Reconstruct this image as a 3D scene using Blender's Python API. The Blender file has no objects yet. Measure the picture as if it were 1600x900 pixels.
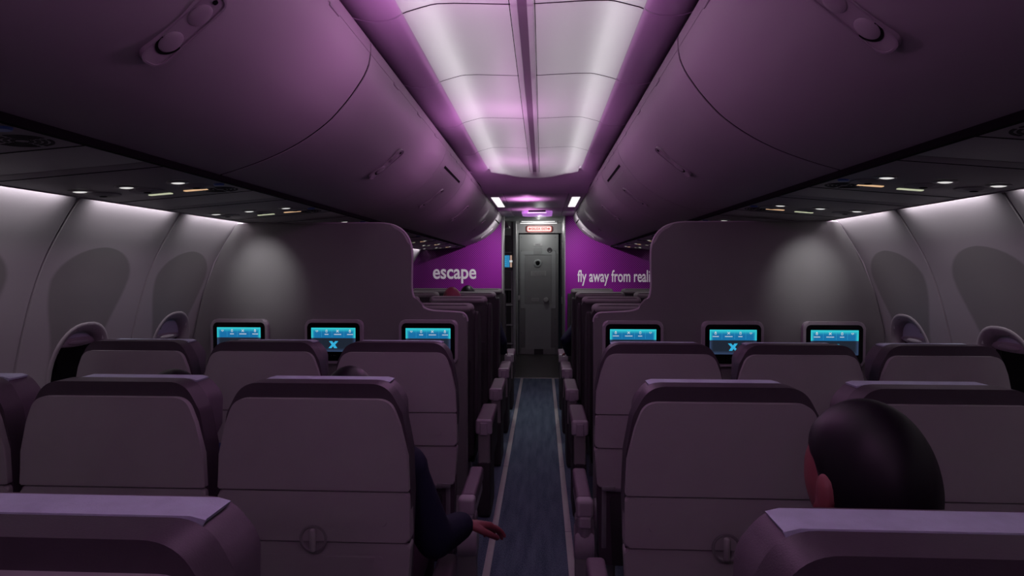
import bpy, bmesh, math, random
from mathutils import Vector, Matrix
random.seed(7)
sc = bpy.context.scene
COL = sc.collection
PI = math.pi

# ------------------------------------------------------------------ helpers
def tag(o, label=None, cat=None, group=None, kind=None):
    if label: o['label'] = label
    if cat: o['category'] = cat
    if group: o['group'] = group
    if kind: o['kind'] = kind
    return o

def empty(name, loc=(0, 0, 0), rz=0, label=None, cat=None, group=None, kind=None):
    o = bpy.data.objects.new(name, None)
    o.empty_display_size = .1
    COL.objects.link(o)
    o.location = loc
    o.rotation_euler = (0, 0, rz)
    return tag(o, label, cat, group, kind)

def obj(name, bm, mat, parent=None, smooth=40, recalc=True, loc=None):
    if recalc:
        bmesh.ops.recalc_face_normals(bm, faces=bm.faces[:])
    me = bpy.data.meshes.new(name)
    bm.to_mesh(me); bm.free()
    if smooth:
        for p in me.polygons: p.use_smooth = True
        try: me.set_sharp_from_angle(angle=math.radians(smooth))
        except Exception: pass
    for m in (mat if isinstance(mat, (list, tuple)) else [mat]):
        me.materials.append(m)
    o = bpy.data.objects.new(name, me)
    COL.objects.link(o)
    if smooth in (50, 60):
        wm = o.modifiers.new('weighted', 'WEIGHTED_NORMAL'); wm.weight = 50; wm.keep_sharp = True
    if parent: o.parent = parent
    if loc: o.location = loc
    return o

def copy_tree(o, parent=None):
    c = o.copy(); COL.objects.link(c)
    if parent: c.parent = parent
    for ch in list(o.children): copy_tree(ch, c)
    return c

def B(): return bmesh.new()

def merge(bm, other, M=None):
    me = bpy.data.meshes.new('tmp'); other.to_mesh(me); other.free()
    if M: me.transform(M)
    bm.from_mesh(me); bpy.data.meshes.remove(me)

def box(bm, c, s, bev=0, seg=2, M=None):
    t = B()
    bmesh.ops.create_cube(t, size=1)
    for v in t.verts: v.co = Vector((v.co.x * s[0], v.co.y * s[1], v.co.z * s[2]))
    if bev: bmesh.ops.bevel(t, geom=t.edges[:], offset=bev, segments=seg, affect='EDGES', profile=.5)
    T = Matrix.Translation(c)
    merge(bm, t, T @ M if M else T)

def rpoly(pts, n=6):
    """rounded polygon: pts = (x, y, radius)"""
    out = []
    N = len(pts)
    for i, p in enumerate(pts):
        r = p[2] if len(p) > 2 else 0
        P = Vector(p[:2])
        if r <= 0: out.append(P[:]); continue
        a = Vector(pts[i - 1][:2]) - P; b = Vector(pts[(i + 1) % N][:2]) - P
        la, lb = a.length, b.length
        a.normalize(); b.normalize()
        ang = a.angle(b)
        d = min(r / math.tan(ang / 2), la * .49, lb * .49)
        p0 = P + a * d; p1 = P + b * d
        for k in range(n + 1):
            t = k / n
            q = p0 * (1 - t) ** 2 + P * 2 * t * (1 - t) + p1 * t * t
            out.append(q[:])
    return out

def rrect(w, h, r, cx=0, cy=0, n=5):
    return rpoly([(cx - w/2, cy - h/2, r), (cx + w/2, cy - h/2, r), (cx + w/2, cy + h/2, r), (cx - w/2, cy + h/2, r)], n)

def ellipse(w, h, cx=0, cy=0, n=32):
    return [(cx + w/2 * math.cos(2*PI*i/n), cy + h/2 * math.sin(2*PI*i/n)) for i in range(n)]

XZ = Matrix(((1,0,0,0),(0,0,1,0),(0,1,0,0),(0,0,0,1)))   # (u,v,w)->(x=u, y=w, z=v)

def plate(bm, outline, w0, w1, bev=0, seg=3, both=False, M=XZ):
    """solid plate: outline in (u,v), from w0 to w1; the rim at w0 (and w1) is rounded"""
    t = B()
    a = [t.verts.new((p[0], p[1], w0)) for p in outline]
    b = [t.verts.new((p[0], p[1], w1)) for p in outline]
    n = len(a)
    f0 = t.faces.new(a[::-1]); f1 = t.faces.new(b)
    for i in range(n): t.faces.new((a[i], a[(i+1) % n], b[(i+1) % n], b[i]))
    if bev:
        ed = list(f0.edges) + (list(f1.edges) if both else [])
        bmesh.ops.bevel(t, geom=ed, offset=bev, segments=seg, affect='EDGES', profile=.5, clamp_overlap=True)
    merge(bm, t, M)

def ring(bm, outer, inner, w0, w1, M=XZ):
    t = B(); n = len(outer)
    V = [[t.verts.new((p[0], p[1], w)) for p in o] for o, w in ((outer, w0), (outer, w1), (inner, w1), (inner, w0))]
    for k in range(4):
        A, C = V[k], V[(k+1) % 4]
        for i in range(n): t.faces.new((A[i], A[(i+1) % n], C[(i+1) % n], C[i]))
    merge(bm, t, M)

def loft_y(bm, prof, y0, y1, s=1, close=True):
    """profile of (x,z) swept along Y"""
    t = B()
    a = [t.verts.new((s*p[0], y0, p[1])) for p in prof]
    b = [t.verts.new((s*p[0], y1, p[1])) for p in prof]
    n = len(prof)
    for i in range(n if close else n-1): t.faces.new((a[i], a[(i+1) % n], b[(i+1) % n], b[i]))
    if close: t.faces.new(a); t.faces.new(b)
    merge(bm, t)

def lathe(bm, prof, n=24, M=None):
    t = B(); R = []
    for r, z in prof:
        R.append([t.verts.new((r*math.cos(2*PI*i/n), r*math.sin(2*PI*i/n), z)) for i in range(n)] if r > 1e-6 else [t.verts.new((0, 0, z))])
    for A, C in zip(R, R[1:]):
        for i in range(n):
            j = (i+1) % n
            if len(A) == 1 and len(C) == 1: continue
            if len(A) == 1: t.faces.new((A[0], C[i], C[j]))
            elif len(C) == 1: t.faces.new((A[i], A[j], C[0]))
            else: t.faces.new((A[i], A[j], C[j], C[i]))
    merge(bm, t, M)

def limb(bm, pts, rad, n=14):
    """tapered tube with round ends through pts; rad = r or (rx, ry)"""
    P = [Vector(p) for p in pts]; K = len(P)
    R = [(r, r) if not isinstance(r, tuple) else r for r in rad]
    rows = []
    up0 = None
    for i in range(K):
        d = (P[min(i+1, K-1)] - P[max(i-1, 0)]).normalized()
        ref = Vector((0, 1, 0)) if abs(d.y) < .9 else Vector((0, 0, 1))
        u = ref.cross(d).normalized(); v = d.cross(u)
        rows.append((P[i], d, u, v, R[i]))
    rings = []
    def addring(c, u, v, rx, ry): rings.append([c + u*rx*math.cos(2*PI*k/n) + v*ry*math.sin(2*PI*k/n) for k in range(n)])
    c, d, u, v, r = rows[0]; m = min(r)
    for t in (.98, .8, .45): addring(c - d*m*t, u, v, r[0]*math.sqrt(1-t*t), r[1]*math.sqrt(1-t*t))
    for c, d, u, v, r in rows: addring(c, u, v, r[0], r[1])
    c, d, u, v, r = rows[-1]; m = min(r)
    for t in (.45, .8, .98): addring(c + d*m*t, u, v, r[0]*math.sqrt(1-t*t), r[1]*math.sqrt(1-t*t))
    t = B()
    V = [[t.verts.new(p) for p in rg] for rg in rings]
    for A, C in zip(V, V[1:]):
        for k in range(n): t.faces.new((A[k], A[(k+1) % n], C[(k+1) % n], C[k]))
    t.faces.new(V[0][::-1]); t.faces.new(V[-1])
    bmesh.ops.recalc_face_normals(t, faces=t.faces[:])
    merge(bm, t)

def ball(bm, c, r, n=20, M=None):
    t = B(); bmesh.ops.create_uvsphere(t, u_segments=n, v_segments=n*2//3, radius=1)
    S = Matrix.Diagonal((r[0], r[1], r[2], 1))
    merge(bm, t, Matrix.Translation(c) @ (M if M else Matrix.Identity(4)) @ S)

def fuse(bm, voxel, smooth=4):
    """one continuous skin from overlapping pieces"""
    me = bpy.data.meshes.new('fuse'); bm.to_mesh(me); bm.free()
    o = bpy.data.objects.new('fuse', me); COL.objects.link(o)
    m = o.modifiers.new('r', 'REMESH'); m.mode = 'VOXEL'; m.voxel_size = voxel
    s = o.modifiers.new('s', 'SMOOTH'); s.factor = .5; s.iterations = smooth
    dg = bpy.context.evaluated_depsgraph_get()
    new = bpy.data.meshes.new_from_object(o.evaluated_get(dg))
    bpy.data.objects.remove(o); bpy.data.meshes.remove(me)
    out = B(); out.from_mesh(new); bpy.data.meshes.remove(new)
    return out

def text_bm(s, size, sx=1.0, bold=.0, align='LEFT', depth=.001, space=1.0):
    cu = bpy.data.curves.new('t', 'FONT'); cu.body = s; cu.size = size; cu.offset = bold
    cu.align_x = align; cu.extrude = depth; cu.resolution_u = 4; cu.space_character = space
    o = bpy.data.objects.new('t', cu); COL.objects.link(o)
    dg = bpy.context.evaluated_depsgraph_get()
    me = bpy.data.meshes.new_from_object(o.evaluated_get(dg))
    bpy.data.objects.remove(o); bpy.data.curves.remove(cu)
    me.transform(Matrix.Diagonal((sx, 1, 1, 1)))
    # stand it up in XZ, readable from -Y
    me.transform(Matrix(((1,0,0,0),(0,0,-1,0),(0,1,0,0),(0,0,0,1))))
    bm = B(); bm.from_mesh(me); bpy.data.meshes.remove(me)
    return bm

# ------------------------------------------------------------------ materials
def mat(name, col, rough=.5, spec=.5, metal=0, emit=None, estr=1, noise=0, nscale=40, bump=0, bscale=200):
    m = bpy.data.materials.new(name); m.use_nodes = True
    nt = m.node_tree; p = nt.nodes['Principled BSDF']
    p.inputs['Base Color'].default_value = (*col, 1)
    p.inputs['Roughness'].default_value = rough
    p.inputs['Specular IOR Level'].default_value = spec
    p.inputs['Metallic'].default_value = metal
    if emit:
        p.inputs['Emission Color'].default_value = (*emit, 1)
        p.inputs['Emission Strength'].default_value = estr
    tc = nt.nodes.new('ShaderNodeTexCoord')
    if noise:
        n = nt.nodes.new('ShaderNodeTexNoise'); n.inputs['Scale'].default_value = nscale; n.inputs['Detail'].default_value = 4
        nt.links.new(tc.outputs['Object'], n.inputs['Vector'])
        r = nt.nodes.new('ShaderNodeMapRange'); r.inputs['To Min'].default_value = 1-noise; r.inputs['To Max'].default_value = 1+noise
        nt.links.new(n.outputs['Fac'], r.inputs['Value'])
        mx = nt.nodes.new('ShaderNodeVectorMath'); mx.operation = 'SCALE'; mx.inputs[0].default_value = col
        nt.links.new(r.outputs['Result'], mx.inputs['Scale'])
        nt.links.new(mx.outputs[0], p.inputs['Base Color'])
    if bump:
        n = nt.nodes.new('ShaderNodeTexNoise'); n.inputs['Scale'].default_value = bscale; n.inputs['Detail'].default_value = 3
        nt.links.new(tc.outputs['Object'], n.inputs['Vector'])
        b = nt.nodes.new('ShaderNodeBump'); b.inputs['Strength'].default_value = bump; b.inputs['Distance'].default_value = .002
        nt.links.new(n.outputs['Fac'], b.inputs['Height']); nt.links.new(b.outputs[0], p.inputs['Normal'])
    return m

M = {}
M['shell'] = mat('seat_shell_plastic', (.34, .315, .33), .5, .4, noise=.05, nscale=12, bump=.05)
M['shell_trim'] = mat('seat_shell_recess', (.21, .195, .21), .55, .3, noise=.05)
M['leather'] = mat('dark_plum_leather', (.062, .045, .062), .5, .35, noise=.1, nscale=60, bump=.15, bscale=400)
M['headtop'] = mat('pale_headrest_top', (.46, .50, .62), .8, .2, noise=.15, nscale=40, bump=.3, bscale=300)  # pale top strip: white ceiling light put into the colour
M['headrest'] = mat('plum_headrest_leather', (.11, .085, .11), .55, .3, noise=.08, nscale=60, bump=.15, bscale=400)
M['armpad'] = mat('armrest_pad', (.16, .11, .15), .55, .35, noise=.08, bump=.1)
M['armgrey'] = mat('armrest_plastic', (.36, .32, .36), .45, .4, noise=.04)
M['metal'] = mat('seat_frame_metal', (.33, .33, .34), .35, .5, .6, noise=.1)
M['black'] = mat('black_gap', (.008, .008, .009), .9, .05, noise=.1)
M['charcoal'] = mat('charcoal_fabric', (.032, .030, .033), .7, .2, noise=.12, nscale=80, bump=.2)
M['fcshell'] = mat('front_cabin_seat_shell', (.05, .048, .05), .7, .15, noise=.06, nscale=30, bump=.1)
M['fcroll'] = mat('front_cabin_headrest', (.24, .235, .23), .65, .2, noise=.06, nscale=30, bump=.1)
M['bin'] = mat('bin_laminate', (.36, .335, .35), .6, .25, noise=.03, nscale=6, bump=.04, bscale=300)
M['bindark'] = mat('bin_latch_plastic', (.30, .275, .295), .4, .4, noise=.03)
M['psu'] = mat('service_panel_plastic', (.30, .30, .30), .5, .35, noise=.04, nscale=8)
M['grille'] = mat('grille_dark', (.03, .03, .032), .7, .2, noise=.1)
M['wall'] = mat('sidewall_laminate', (.29, .265, .285), .55, .3, noise=.03, nscale=5, bump=.05)
M['rim'] = mat('window_bezel_plastic', (.29, .26, .28), .45, .4, noise=.03)
M['shade'] = mat('window_shade_plastic', (.42, .42, .5), .5, .3, noise=.03)
M['night'] = mat('night_glass', (.002, .002, .003), .08, .5, noise=.1)
M['ceil'] = mat('ceiling_panel', (.72, .72, .72), .5, .3, noise=.02, nscale=4)
def translucent(m, fac, col):
    nt = m.node_tree; p = nt.nodes['Principled BSDF']; out = nt.nodes['Material Output']
    t = nt.nodes.new('ShaderNodeBsdfTranslucent'); t.inputs['Color'].default_value = (*col, 1)
    mx = nt.nodes.new('ShaderNodeMixShader'); mx.inputs[0].default_value = fac
    nt.links.new(p.outputs[0], mx.inputs[1]); nt.links.new(t.outputs[0], mx.inputs[2]); nt.links.new(mx.outputs[0], out.inputs['Surface'])
translucent(M['ceil'], .4, (.8, .8, .8))
M['ceil2'] = mat('ceiling_rail_translucent', (.8, .8, .8), .4, .3, noise=.02)
translucent(M['ceil2'], .6, (.9, .9, .9))  # translucent so the added ceiling glow shows through the rails
M['groove'] = mat('rail_groove_grey', (.28, .25, .28), .6, .2, noise=.02)
translucent(M['groove'], .35, (.6, .6, .6))
M['cove'] = mat('cove_panel', (.62, .50, .64), .5, .3, noise=.02, nscale=4)  # purple tint: some of the mood lighting is put into the colour
M['fwdceil'] = mat('forward_ceiling', (.5, .46, .5), .45, .4, noise=.02, nscale=4)
M['addedbox'] = mat('added_light_box_white', (.8, .78, .8), .35, .5, noise=.02)
M['divider'] = mat('divider_laminate', (.19, .18, .185), .55, .3, noise=.04, nscale=6, bump=.05)
M['divtrim'] = mat('divider_edge', (.36, .31, .36), .45, .35, noise=.03)
M['galley'] = mat('galley_grey', (.30, .30, .30), .45, .4, noise=.04, nscale=8)
M['galleydark'] = mat('galley_dark_panel', (.055, .05, .055), .5, .4, noise=.08)
M['door'] = mat('flight_deck_door_paint', (.27, .28, .275), .45, .4, noise=.06, nscale=10)
M['doorframe'] = mat('flight_deck_door_band', (.34, .36, .355), .4, .45, noise=.05, nscale=10)
M['placard'] = mat('door_placard', (.42, .42, .42), .5, .3, noise=.05)
M['ink'] = mat('placard_ink', (.08, .08, .08), .6, .2, noise=.05)
M['vinyl'] = mat('entry_floor_vinyl', (.055, .052, .048), .3, .5, noise=.2, nscale=30)
M['strip'] = mat('floor_path_strip', (.42, .40, .40), .5, .3, noise=.08, nscale=20)
M['white'] = mat('white_lettering', (.85, .83, .85), .5, .3, noise=.01)
M['lamp'] = mat('white_lamp', (.9, .9, .9), .4, .2, emit=(1, .98, .97), estr=1.0, noise=.01)
M['lampdim'] = mat('reading_lamp_lens', (.8, .8, .8), .3, .4, emit=(1, .98, .95), estr=.75, noise=.01)
M['signY'] = mat('no_smoking_sign_light', (.5, .5, .4), .4, .3, emit=(.85, .9, .62), estr=.55, noise=.01)
M['signO'] = mat('seat_belt_sign_light', (.5, .4, .3), .4, .3, emit=(1, .62, .35), estr=.7, noise=.01)
M['callblue'] = mat('call_button_blue', (.015, .02, .07), .4, .4, emit=(.05, .08, .35), estr=.03, noise=.02)
M['exit'] = mat('exit_sign_face', (.12, .1, .1), .6, .1, emit=(1, .84, .80), estr=.85, noise=.01)
M['exitred'] = mat('exit_sign_red', (.1, .01, .01), .6, .1, emit=(1, .07, .05), estr=.7, noise=.01)
M['skin'] = mat('skin', (.24, .062, .075), .5, .35, noise=.04, nscale=30)
M['suit'] = mat('navy_suit_cloth', (.012, .013, .035), .75, .2, noise=.15, nscale=120, bump=.2, bscale=500)
M['suitblue'] = mat('blue_shirt_cloth', (.03, .04, .12), .75, .2, noise=.12, nscale=120, bump=.2, bscale=500)
M['trousers'] = mat('dark_trousers', (.04, .02, .035), .75, .2, noise=.12, nscale=100)
M['shoe'] = mat('black_shoe', (.015, .014, .014), .35, .5, noise=.1)
M['hair'] = mat('black_hair', (.006, .003, .008), .45, .3, noise=.2, nscale=60)
M['hairred'] = mat('dark_red_hair', (.22, .03, .06), .5, .4, noise=.15, nscale=60)
M['eye'] = mat('eye_white', (.7, .68, .66), .3, .5, noise=.02)
M['icon'] = mat('screen_icon', (.1, .1, .1), .4, .2, emit=(.80, .86, .90), estr=.75, noise=.01)
M['iconx'] = mat('screen_mark', (.05, .1, .1), .4, .2, emit=(.03, .40, .66), estr=1.0, noise=.01)
M['glassblk'] = mat('screen_black_glass', (.004, .004, .005), .15, .5, noise=.05)
M['litpurple'] = mat('purple_lamp_cover', (.5, .3, .6), .4, .3, emit=(.45, .16, .60), estr=.75, noise=.01)

def carpet_mat():
    m = mat('aisle_carpet_blue', (.05, .07, .10), .95, .1)
    nt = m.node_tree; p = nt.nodes['Principled BSDF']; tc = nt.nodes.new('ShaderNodeTexCoord')
    mp = nt.nodes.new('ShaderNodeMapping'); mp.inputs['Scale'].default_value = (260, 90, 1)
    nt.links.new(tc.outputs['Object'], mp.inputs['Vector'])
    n = nt.nodes.new('ShaderNodeTexNoise'); n.inputs['Scale'].default_value = 1.0; n.inputs['Detail'].default_value = 2
    nt.links.new(mp.outputs[0], n.inputs['Vector'])
    mp2 = nt.nodes.new('ShaderNodeMapping'); mp2.inputs['Scale'].default_value = (22, 2.5, 1)
    nt.links.new(tc.outputs['Object'], mp2.inputs['Vector'])
    n2 = nt.nodes.new('ShaderNodeTexNoise'); n2.inputs['Scale'].default_value = 1.0; n2.inputs['Detail'].default_value = 3
    nt.links.new(mp2.outputs[0], n2.inputs['Vector'])
    ad = nt.nodes.new('ShaderNodeMath'); ad.operation = 'ADD'
    sc2 = nt.nodes.new('ShaderNodeMath'); sc2.operation = 'MULTIPLY'; sc2.inputs[1].default_value = .5
    nt.links.new(n2.outputs['Fac'], sc2.inputs[0])
    nt.links.new(n.outputs['Fac'], ad.inputs[0]); nt.links.new(sc2.outputs[0], ad.inputs[1])
    cr = nt.nodes.new('ShaderNodeValToRGB')
    cr.color_ramp.elements[0].position = .5; cr.color_ramp.elements[0].color = (.035, .055, .085, 1)
    cr.color_ramp.elements[1].position = 1.0; cr.color_ramp.elements[1].color = (.15, .19, .25, 1)
    nt.links.new(ad.outputs[0], cr.inputs['Fac']); nt.links.new(cr.outputs[0], p.inputs['Base Color'])
    b = nt.nodes.new('ShaderNodeBump'); b.inputs['Strength'].default_value = .5; b.inputs['Distance'].default_value = .003
    nt.links.new(n.outputs['Fac'], b.inputs['Height']); nt.links.new(b.outputs[0], p.inputs['Normal'])
    return m
M['carpet'] = carpet_mat()

def halftone_mat():
    """printed purple panel: halftone dots growing towards the window side"""
    m = mat('purple_halftone_print', (.2, .01, .22), .5, .3)
    nt = m.node_tree; p = nt.nodes['Principled BSDF']; L = nt.links.new
    tc = nt.nodes.new('ShaderNodeTexCoord')
    mp = nt.nodes.new('ShaderNodeMapping'); mp.inputs['Rotation'].default_value = (0, PI/4, 0)
    L(tc.outputs['Object'], mp.inputs['Vector'])
    sx = nt.nodes.new('ShaderNodeSeparateXYZ'); L(mp.outputs[0], sx.inputs[0])
    sins = []
    for k in ('X', 'Z'):
        mu = nt.nodes.new('ShaderNodeMath'); mu.operation = 'MULTIPLY'; mu.inputs[1].default_value = 2*PI/.020
        L(sx.outputs[k], mu.inputs[0])
        s = nt.nodes.new('ShaderNodeMath'); s.operation = 'SINE'; L(mu.outputs[0], s.inputs[0]); sins.append(s)
    pr = nt.nodes.new('ShaderNodeMath'); pr.operation = 'ADD'
    L(sins[0].outputs[0], pr.inputs[0]); L(sins[1].outputs[0], pr.inputs[1])       # -2..2
    so = nt.nodes.new('ShaderNodeSeparateXYZ'); L(tc.outputs['Object'], so.inputs[0])
    ab = nt.nodes.new('ShaderNodeMath'); ab.operation = 'ABSOLUTE'; L(so.outputs['X'], ab.inputs[0])
    zz = nt.nodes.new('ShaderNodeMath'); zz.operation = 'MULTIPLY_ADD'; zz.inputs[1].default_value = .55; L(so.outputs['Z'], zz.inputs[0]); L(ab.outputs[0], zz.inputs[2])
    mr = nt.nodes.new('ShaderNodeMapRange'); mr.inputs['From Min'].default_value = 1.05; mr.inputs['From Max'].default_value = 2.5
    mr.inputs['To Min'].default_value = -2.2; mr.inputs['To Max'].default_value = 1.9
    L(zz.outputs[0], mr.inputs['Value'])
    lt = nt.nodes.new('ShaderNodeMath'); lt.operation = 'SUBTRACT'; L(mr.outputs[0], lt.inputs[0]); L(pr.outputs[0], lt.inputs[1])
    sm = nt.nodes.new('ShaderNodeMapRange'); sm.inputs['From Min'].default_value = -.9; sm.inputs['From Max'].default_value = .9
    L(lt.outputs[0], sm.inputs['Value'])
    mx = nt.nodes.new('ShaderNodeMix'); mx.data_type = 'RGBA'
    mx.inputs['A'].default_value = (.30, .014, .33, 1); mx.inputs['B'].default_value = (.075, .006, .085, 1)
    L(sm.outputs[0], mx.inputs['Factor']); L(mx.outputs['Result'], p.inputs['Base Color'])
    return m
M['print'] = halftone_mat()

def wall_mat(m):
    """shade painted into the colour: a darker patch above each window (object space)"""
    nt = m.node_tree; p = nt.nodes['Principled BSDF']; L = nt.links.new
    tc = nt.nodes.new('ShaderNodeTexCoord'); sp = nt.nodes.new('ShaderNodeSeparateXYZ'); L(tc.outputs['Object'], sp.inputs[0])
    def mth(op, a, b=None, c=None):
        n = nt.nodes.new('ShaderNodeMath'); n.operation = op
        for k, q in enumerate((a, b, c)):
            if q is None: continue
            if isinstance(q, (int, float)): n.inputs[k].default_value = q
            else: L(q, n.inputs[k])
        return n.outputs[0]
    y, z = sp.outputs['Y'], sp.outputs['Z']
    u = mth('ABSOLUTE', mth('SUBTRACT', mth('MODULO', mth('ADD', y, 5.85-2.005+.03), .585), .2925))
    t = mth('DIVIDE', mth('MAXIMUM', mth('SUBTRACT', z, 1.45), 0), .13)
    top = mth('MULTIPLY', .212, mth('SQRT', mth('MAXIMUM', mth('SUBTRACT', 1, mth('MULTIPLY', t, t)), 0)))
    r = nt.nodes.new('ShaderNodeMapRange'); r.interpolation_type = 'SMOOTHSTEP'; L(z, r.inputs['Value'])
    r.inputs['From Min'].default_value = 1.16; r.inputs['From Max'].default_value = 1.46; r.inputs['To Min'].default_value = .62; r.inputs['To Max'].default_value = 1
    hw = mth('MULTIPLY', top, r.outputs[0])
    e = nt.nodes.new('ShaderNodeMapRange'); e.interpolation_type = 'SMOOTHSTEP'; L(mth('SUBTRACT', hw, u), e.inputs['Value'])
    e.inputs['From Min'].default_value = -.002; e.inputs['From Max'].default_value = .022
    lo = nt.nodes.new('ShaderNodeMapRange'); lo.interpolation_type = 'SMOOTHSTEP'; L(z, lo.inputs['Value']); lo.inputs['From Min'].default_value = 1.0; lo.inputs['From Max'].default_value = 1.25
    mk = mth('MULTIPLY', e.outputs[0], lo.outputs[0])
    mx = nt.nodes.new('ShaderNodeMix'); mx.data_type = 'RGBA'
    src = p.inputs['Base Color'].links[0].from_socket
    L(src, mx.inputs['A']); mx.inputs['B'].default_value = (.175, .165, .168, 1); L(mk, mx.inputs['Factor'])  # darker tone is painted-in shade
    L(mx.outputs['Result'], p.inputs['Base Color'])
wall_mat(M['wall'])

def screen_mat():
    """what the display shows: glowing cyan bar on top, navy field below (object space)"""
    m = mat('entertainment_display', (.01, .01, .012), .2, .4)
    nt = m.node_tree; p = nt.nodes['Principled BSDF']; L = nt.links.new
    tc = nt.nodes.new('ShaderNodeTexCoord'); s = nt.nodes.new('ShaderNodeSeparateXYZ'); L(tc.outputs['Object'], s.inputs[0])
    def mr(src, a, b, c=0, d=1, smooth=True):
        n = nt.nodes.new('ShaderNodeMapRange'); n.interpolation_type = 'SMOOTHSTEP' if smooth else 'LINEAR'
        n.inputs['From Min'].default_value = a; n.inputs['From Max'].default_value = b; n.inputs['To Min'].default_value = c; n.inputs['To Max'].default_value = d
        L(src, n.inputs['Value']); return n.outputs[0]
    ab = nt.nodes.new('ShaderNodeMath'); ab.operation = 'ABSOLUTE'; L(s.outputs['X'], ab.inputs[0])
    ex = mr(ab.outputs[0], .095, .116)
    ez = mr(s.outputs['Z'], .035, .062)
    mxm = nt.nodes.new('ShaderNodeMath'); mxm.operation = 'MAXIMUM'; L(ex, mxm.inputs[0]); L(ez, mxm.inputs[1])
    top = nt.nodes.new('ShaderNodeMix'); top.data_type = 'RGBA'
    top.inputs['A'].default_value = (.008, .15, .36, 1); top.inputs['B'].default_value = (.035, .60, .66, 1); L(mxm.outputs[0], top.inputs['Factor'])
    eb = mr(s.outputs['Z'], -.04, -.062)
    mb = nt.nodes.new('ShaderNodeMath'); mb.operation = 'MAXIMUM'; L(ex, mb.inputs[0]); L(eb, mb.inputs[1])
    bot = nt.nodes.new('ShaderNodeMix'); bot.data_type = 'RGBA'
    bot.inputs['A'].default_value = (.012, .018, .030, 1); bot.inputs['B'].default_value = (.030, .052, .11, 1); L(mb.outputs[0], bot.inputs['Factor'])
    st = nt.nodes.new('ShaderNodeMath'); st.operation = 'GREATER_THAN'; st.inputs[1].default_value = .009; L(s.outputs['Z'], st.inputs[0])
    fin = nt.nodes.new('ShaderNodeMix'); fin.data_type = 'RGBA'
    L(st.outputs[0], fin.inputs['Factor']); L(bot.outputs['Result'], fin.inputs['A']); L(top.outputs['Result'], fin.inputs['B'])
    L(fin.outputs['Result'], p.inputs['Emission Color']); p.inputs['Emission Strength'].default_value = 1.0
    return m
M['screen'] = screen_mat()

# ------------------------------------------------------------------ camera
F = 950.0
cam = bpy.data.cameras.new('camera'); cam.sensor_width = 36; cam.lens = F/1600*36; cam.clip_start = .02
co = bpy.data.objects.new('camera', cam); COL.objects.link(co)
yaw = math.atan(47/F); pit = math.atan(31/F)
co.location = (.06, 0, 1.5); co.rotation_euler = (PI/2 - pit, 0, yaw)
sc.camera = co

# ------------------------------------------------------------------ setting
YB, YF = -2.2, 7.9       # cabin from behind the camera to the purple walls
floor = tag(empty('floor'), kind='structure')
bm = B(); box(bm, (0, 4.0, -.03), (3.7, 14.4, .06)); obj('floor_base', bm, M['charcoal'], floor)
bm = B(); box(bm, (0, (YB+8.2)/2, .004), (3.5, 8.2-YB, .008)); obj('aisle_carpet', bm, M['carpet'], floor)
for s in (-1, 1):
    bm = B()
    y = YB
    while y < 8.1:
        y2 = min(y+1.12, 8.19); box(bm, (s*.21, (y+y2)/2, .010), (.036, y2-y-.006, .006), .002); y = y2
    obj('path_strip', bm, M['strip'], floor)
bm = B(); box(bm, (0, 9.45, .004), (2.4, 2.48, .008)); obj('entry_vinyl', bm, M['vinyl'], floor)
bm = B(); box(bm, (0, 8.2, .009), (.78, .03, .012), .004); obj('threshold_strip', bm, M['strip'], floor)

# side walls: curved, one panel per window, with painted shade over each window
WP = [(1.70, 0), (1.76, .4), (1.785, .8), (1.785, .95), (1.775, 1.08), (1.75, 1.2), (1.70, 1.385), (1.65, 1.52), (1.595, 1.62), (1.52, 1.735), (1.44, 1.84), (1.36, 1.93)]
def wall_x(z):
    for (a, za), (b, zb) in zip(WP, WP[1:]):
        if za <= z <= zb:
            t = (z-za)/(zb-za); return a + (b-a)*t
    return WP[-1][0]
def wall_xs(z): return sum(wall_x(min(1.93, max(0, z+d))) for d in (-.06, -.03, 0, .03, .06))/5
JOINTS = [2.005 + .585*k for k in range(-7, 11)]
WIN = [j + .30 for j in JOINTS[:-1]]
def sstep(a, b, x):
    t = max(0, min(1, (x-a)/(b-a))); return t*t*(3-2*t)
def wall_off(y, z):
    o = 0
    for w in WIN:
        pass
    j = min(abs(y-q) for q in JOINTS)
    o += .008*sstep(.006, .002, j)          # joint groove
    return o
OPW, OPH, WZ = .245, .34, 1.08              # window opening
for s, side in ((-1, 'left'), (1, 'right')):
    bm = B()
    zs = [0, .4, .8] + [.9 + .0155*i for i in range(67)]
    ys = []
    y = YB
    while y < YF + .001:
        ys.append(y); y += .0195
    ys = sorted(set([round(v, 4) for v in ys] + [round(q+d, 4) for q in JOINTS for d in (-.006, -.002, .002, .006)]))
    G = [[bm.verts.new((s*(wall_xs(z)+wall_off(y, z)), y, z)) for z in zs] for y in ys]
    for a in range(len(ys)-1):
        for b in range(len(zs)-1):
            yc = (ys[a]+ys[a+1])/2; zc = (zs[b]+zs[b+1])/2
            w = min(WIN, key=lambda q: abs(q-yc))
            if -.8 <= w <= 7.7 and abs((yc-w)/(OPW/2+.017))**2.4 + abs((zc-WZ)/(OPH/2+.017))**2.4 < 1: continue
            bm.faces.new((G[a][b], G[a+1][b], G[a+1][b+1], G[a][b+1]))
    wl = tag(obj('wall_'+side, bm, M['wall'], None, 60, False), kind='structure')
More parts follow.
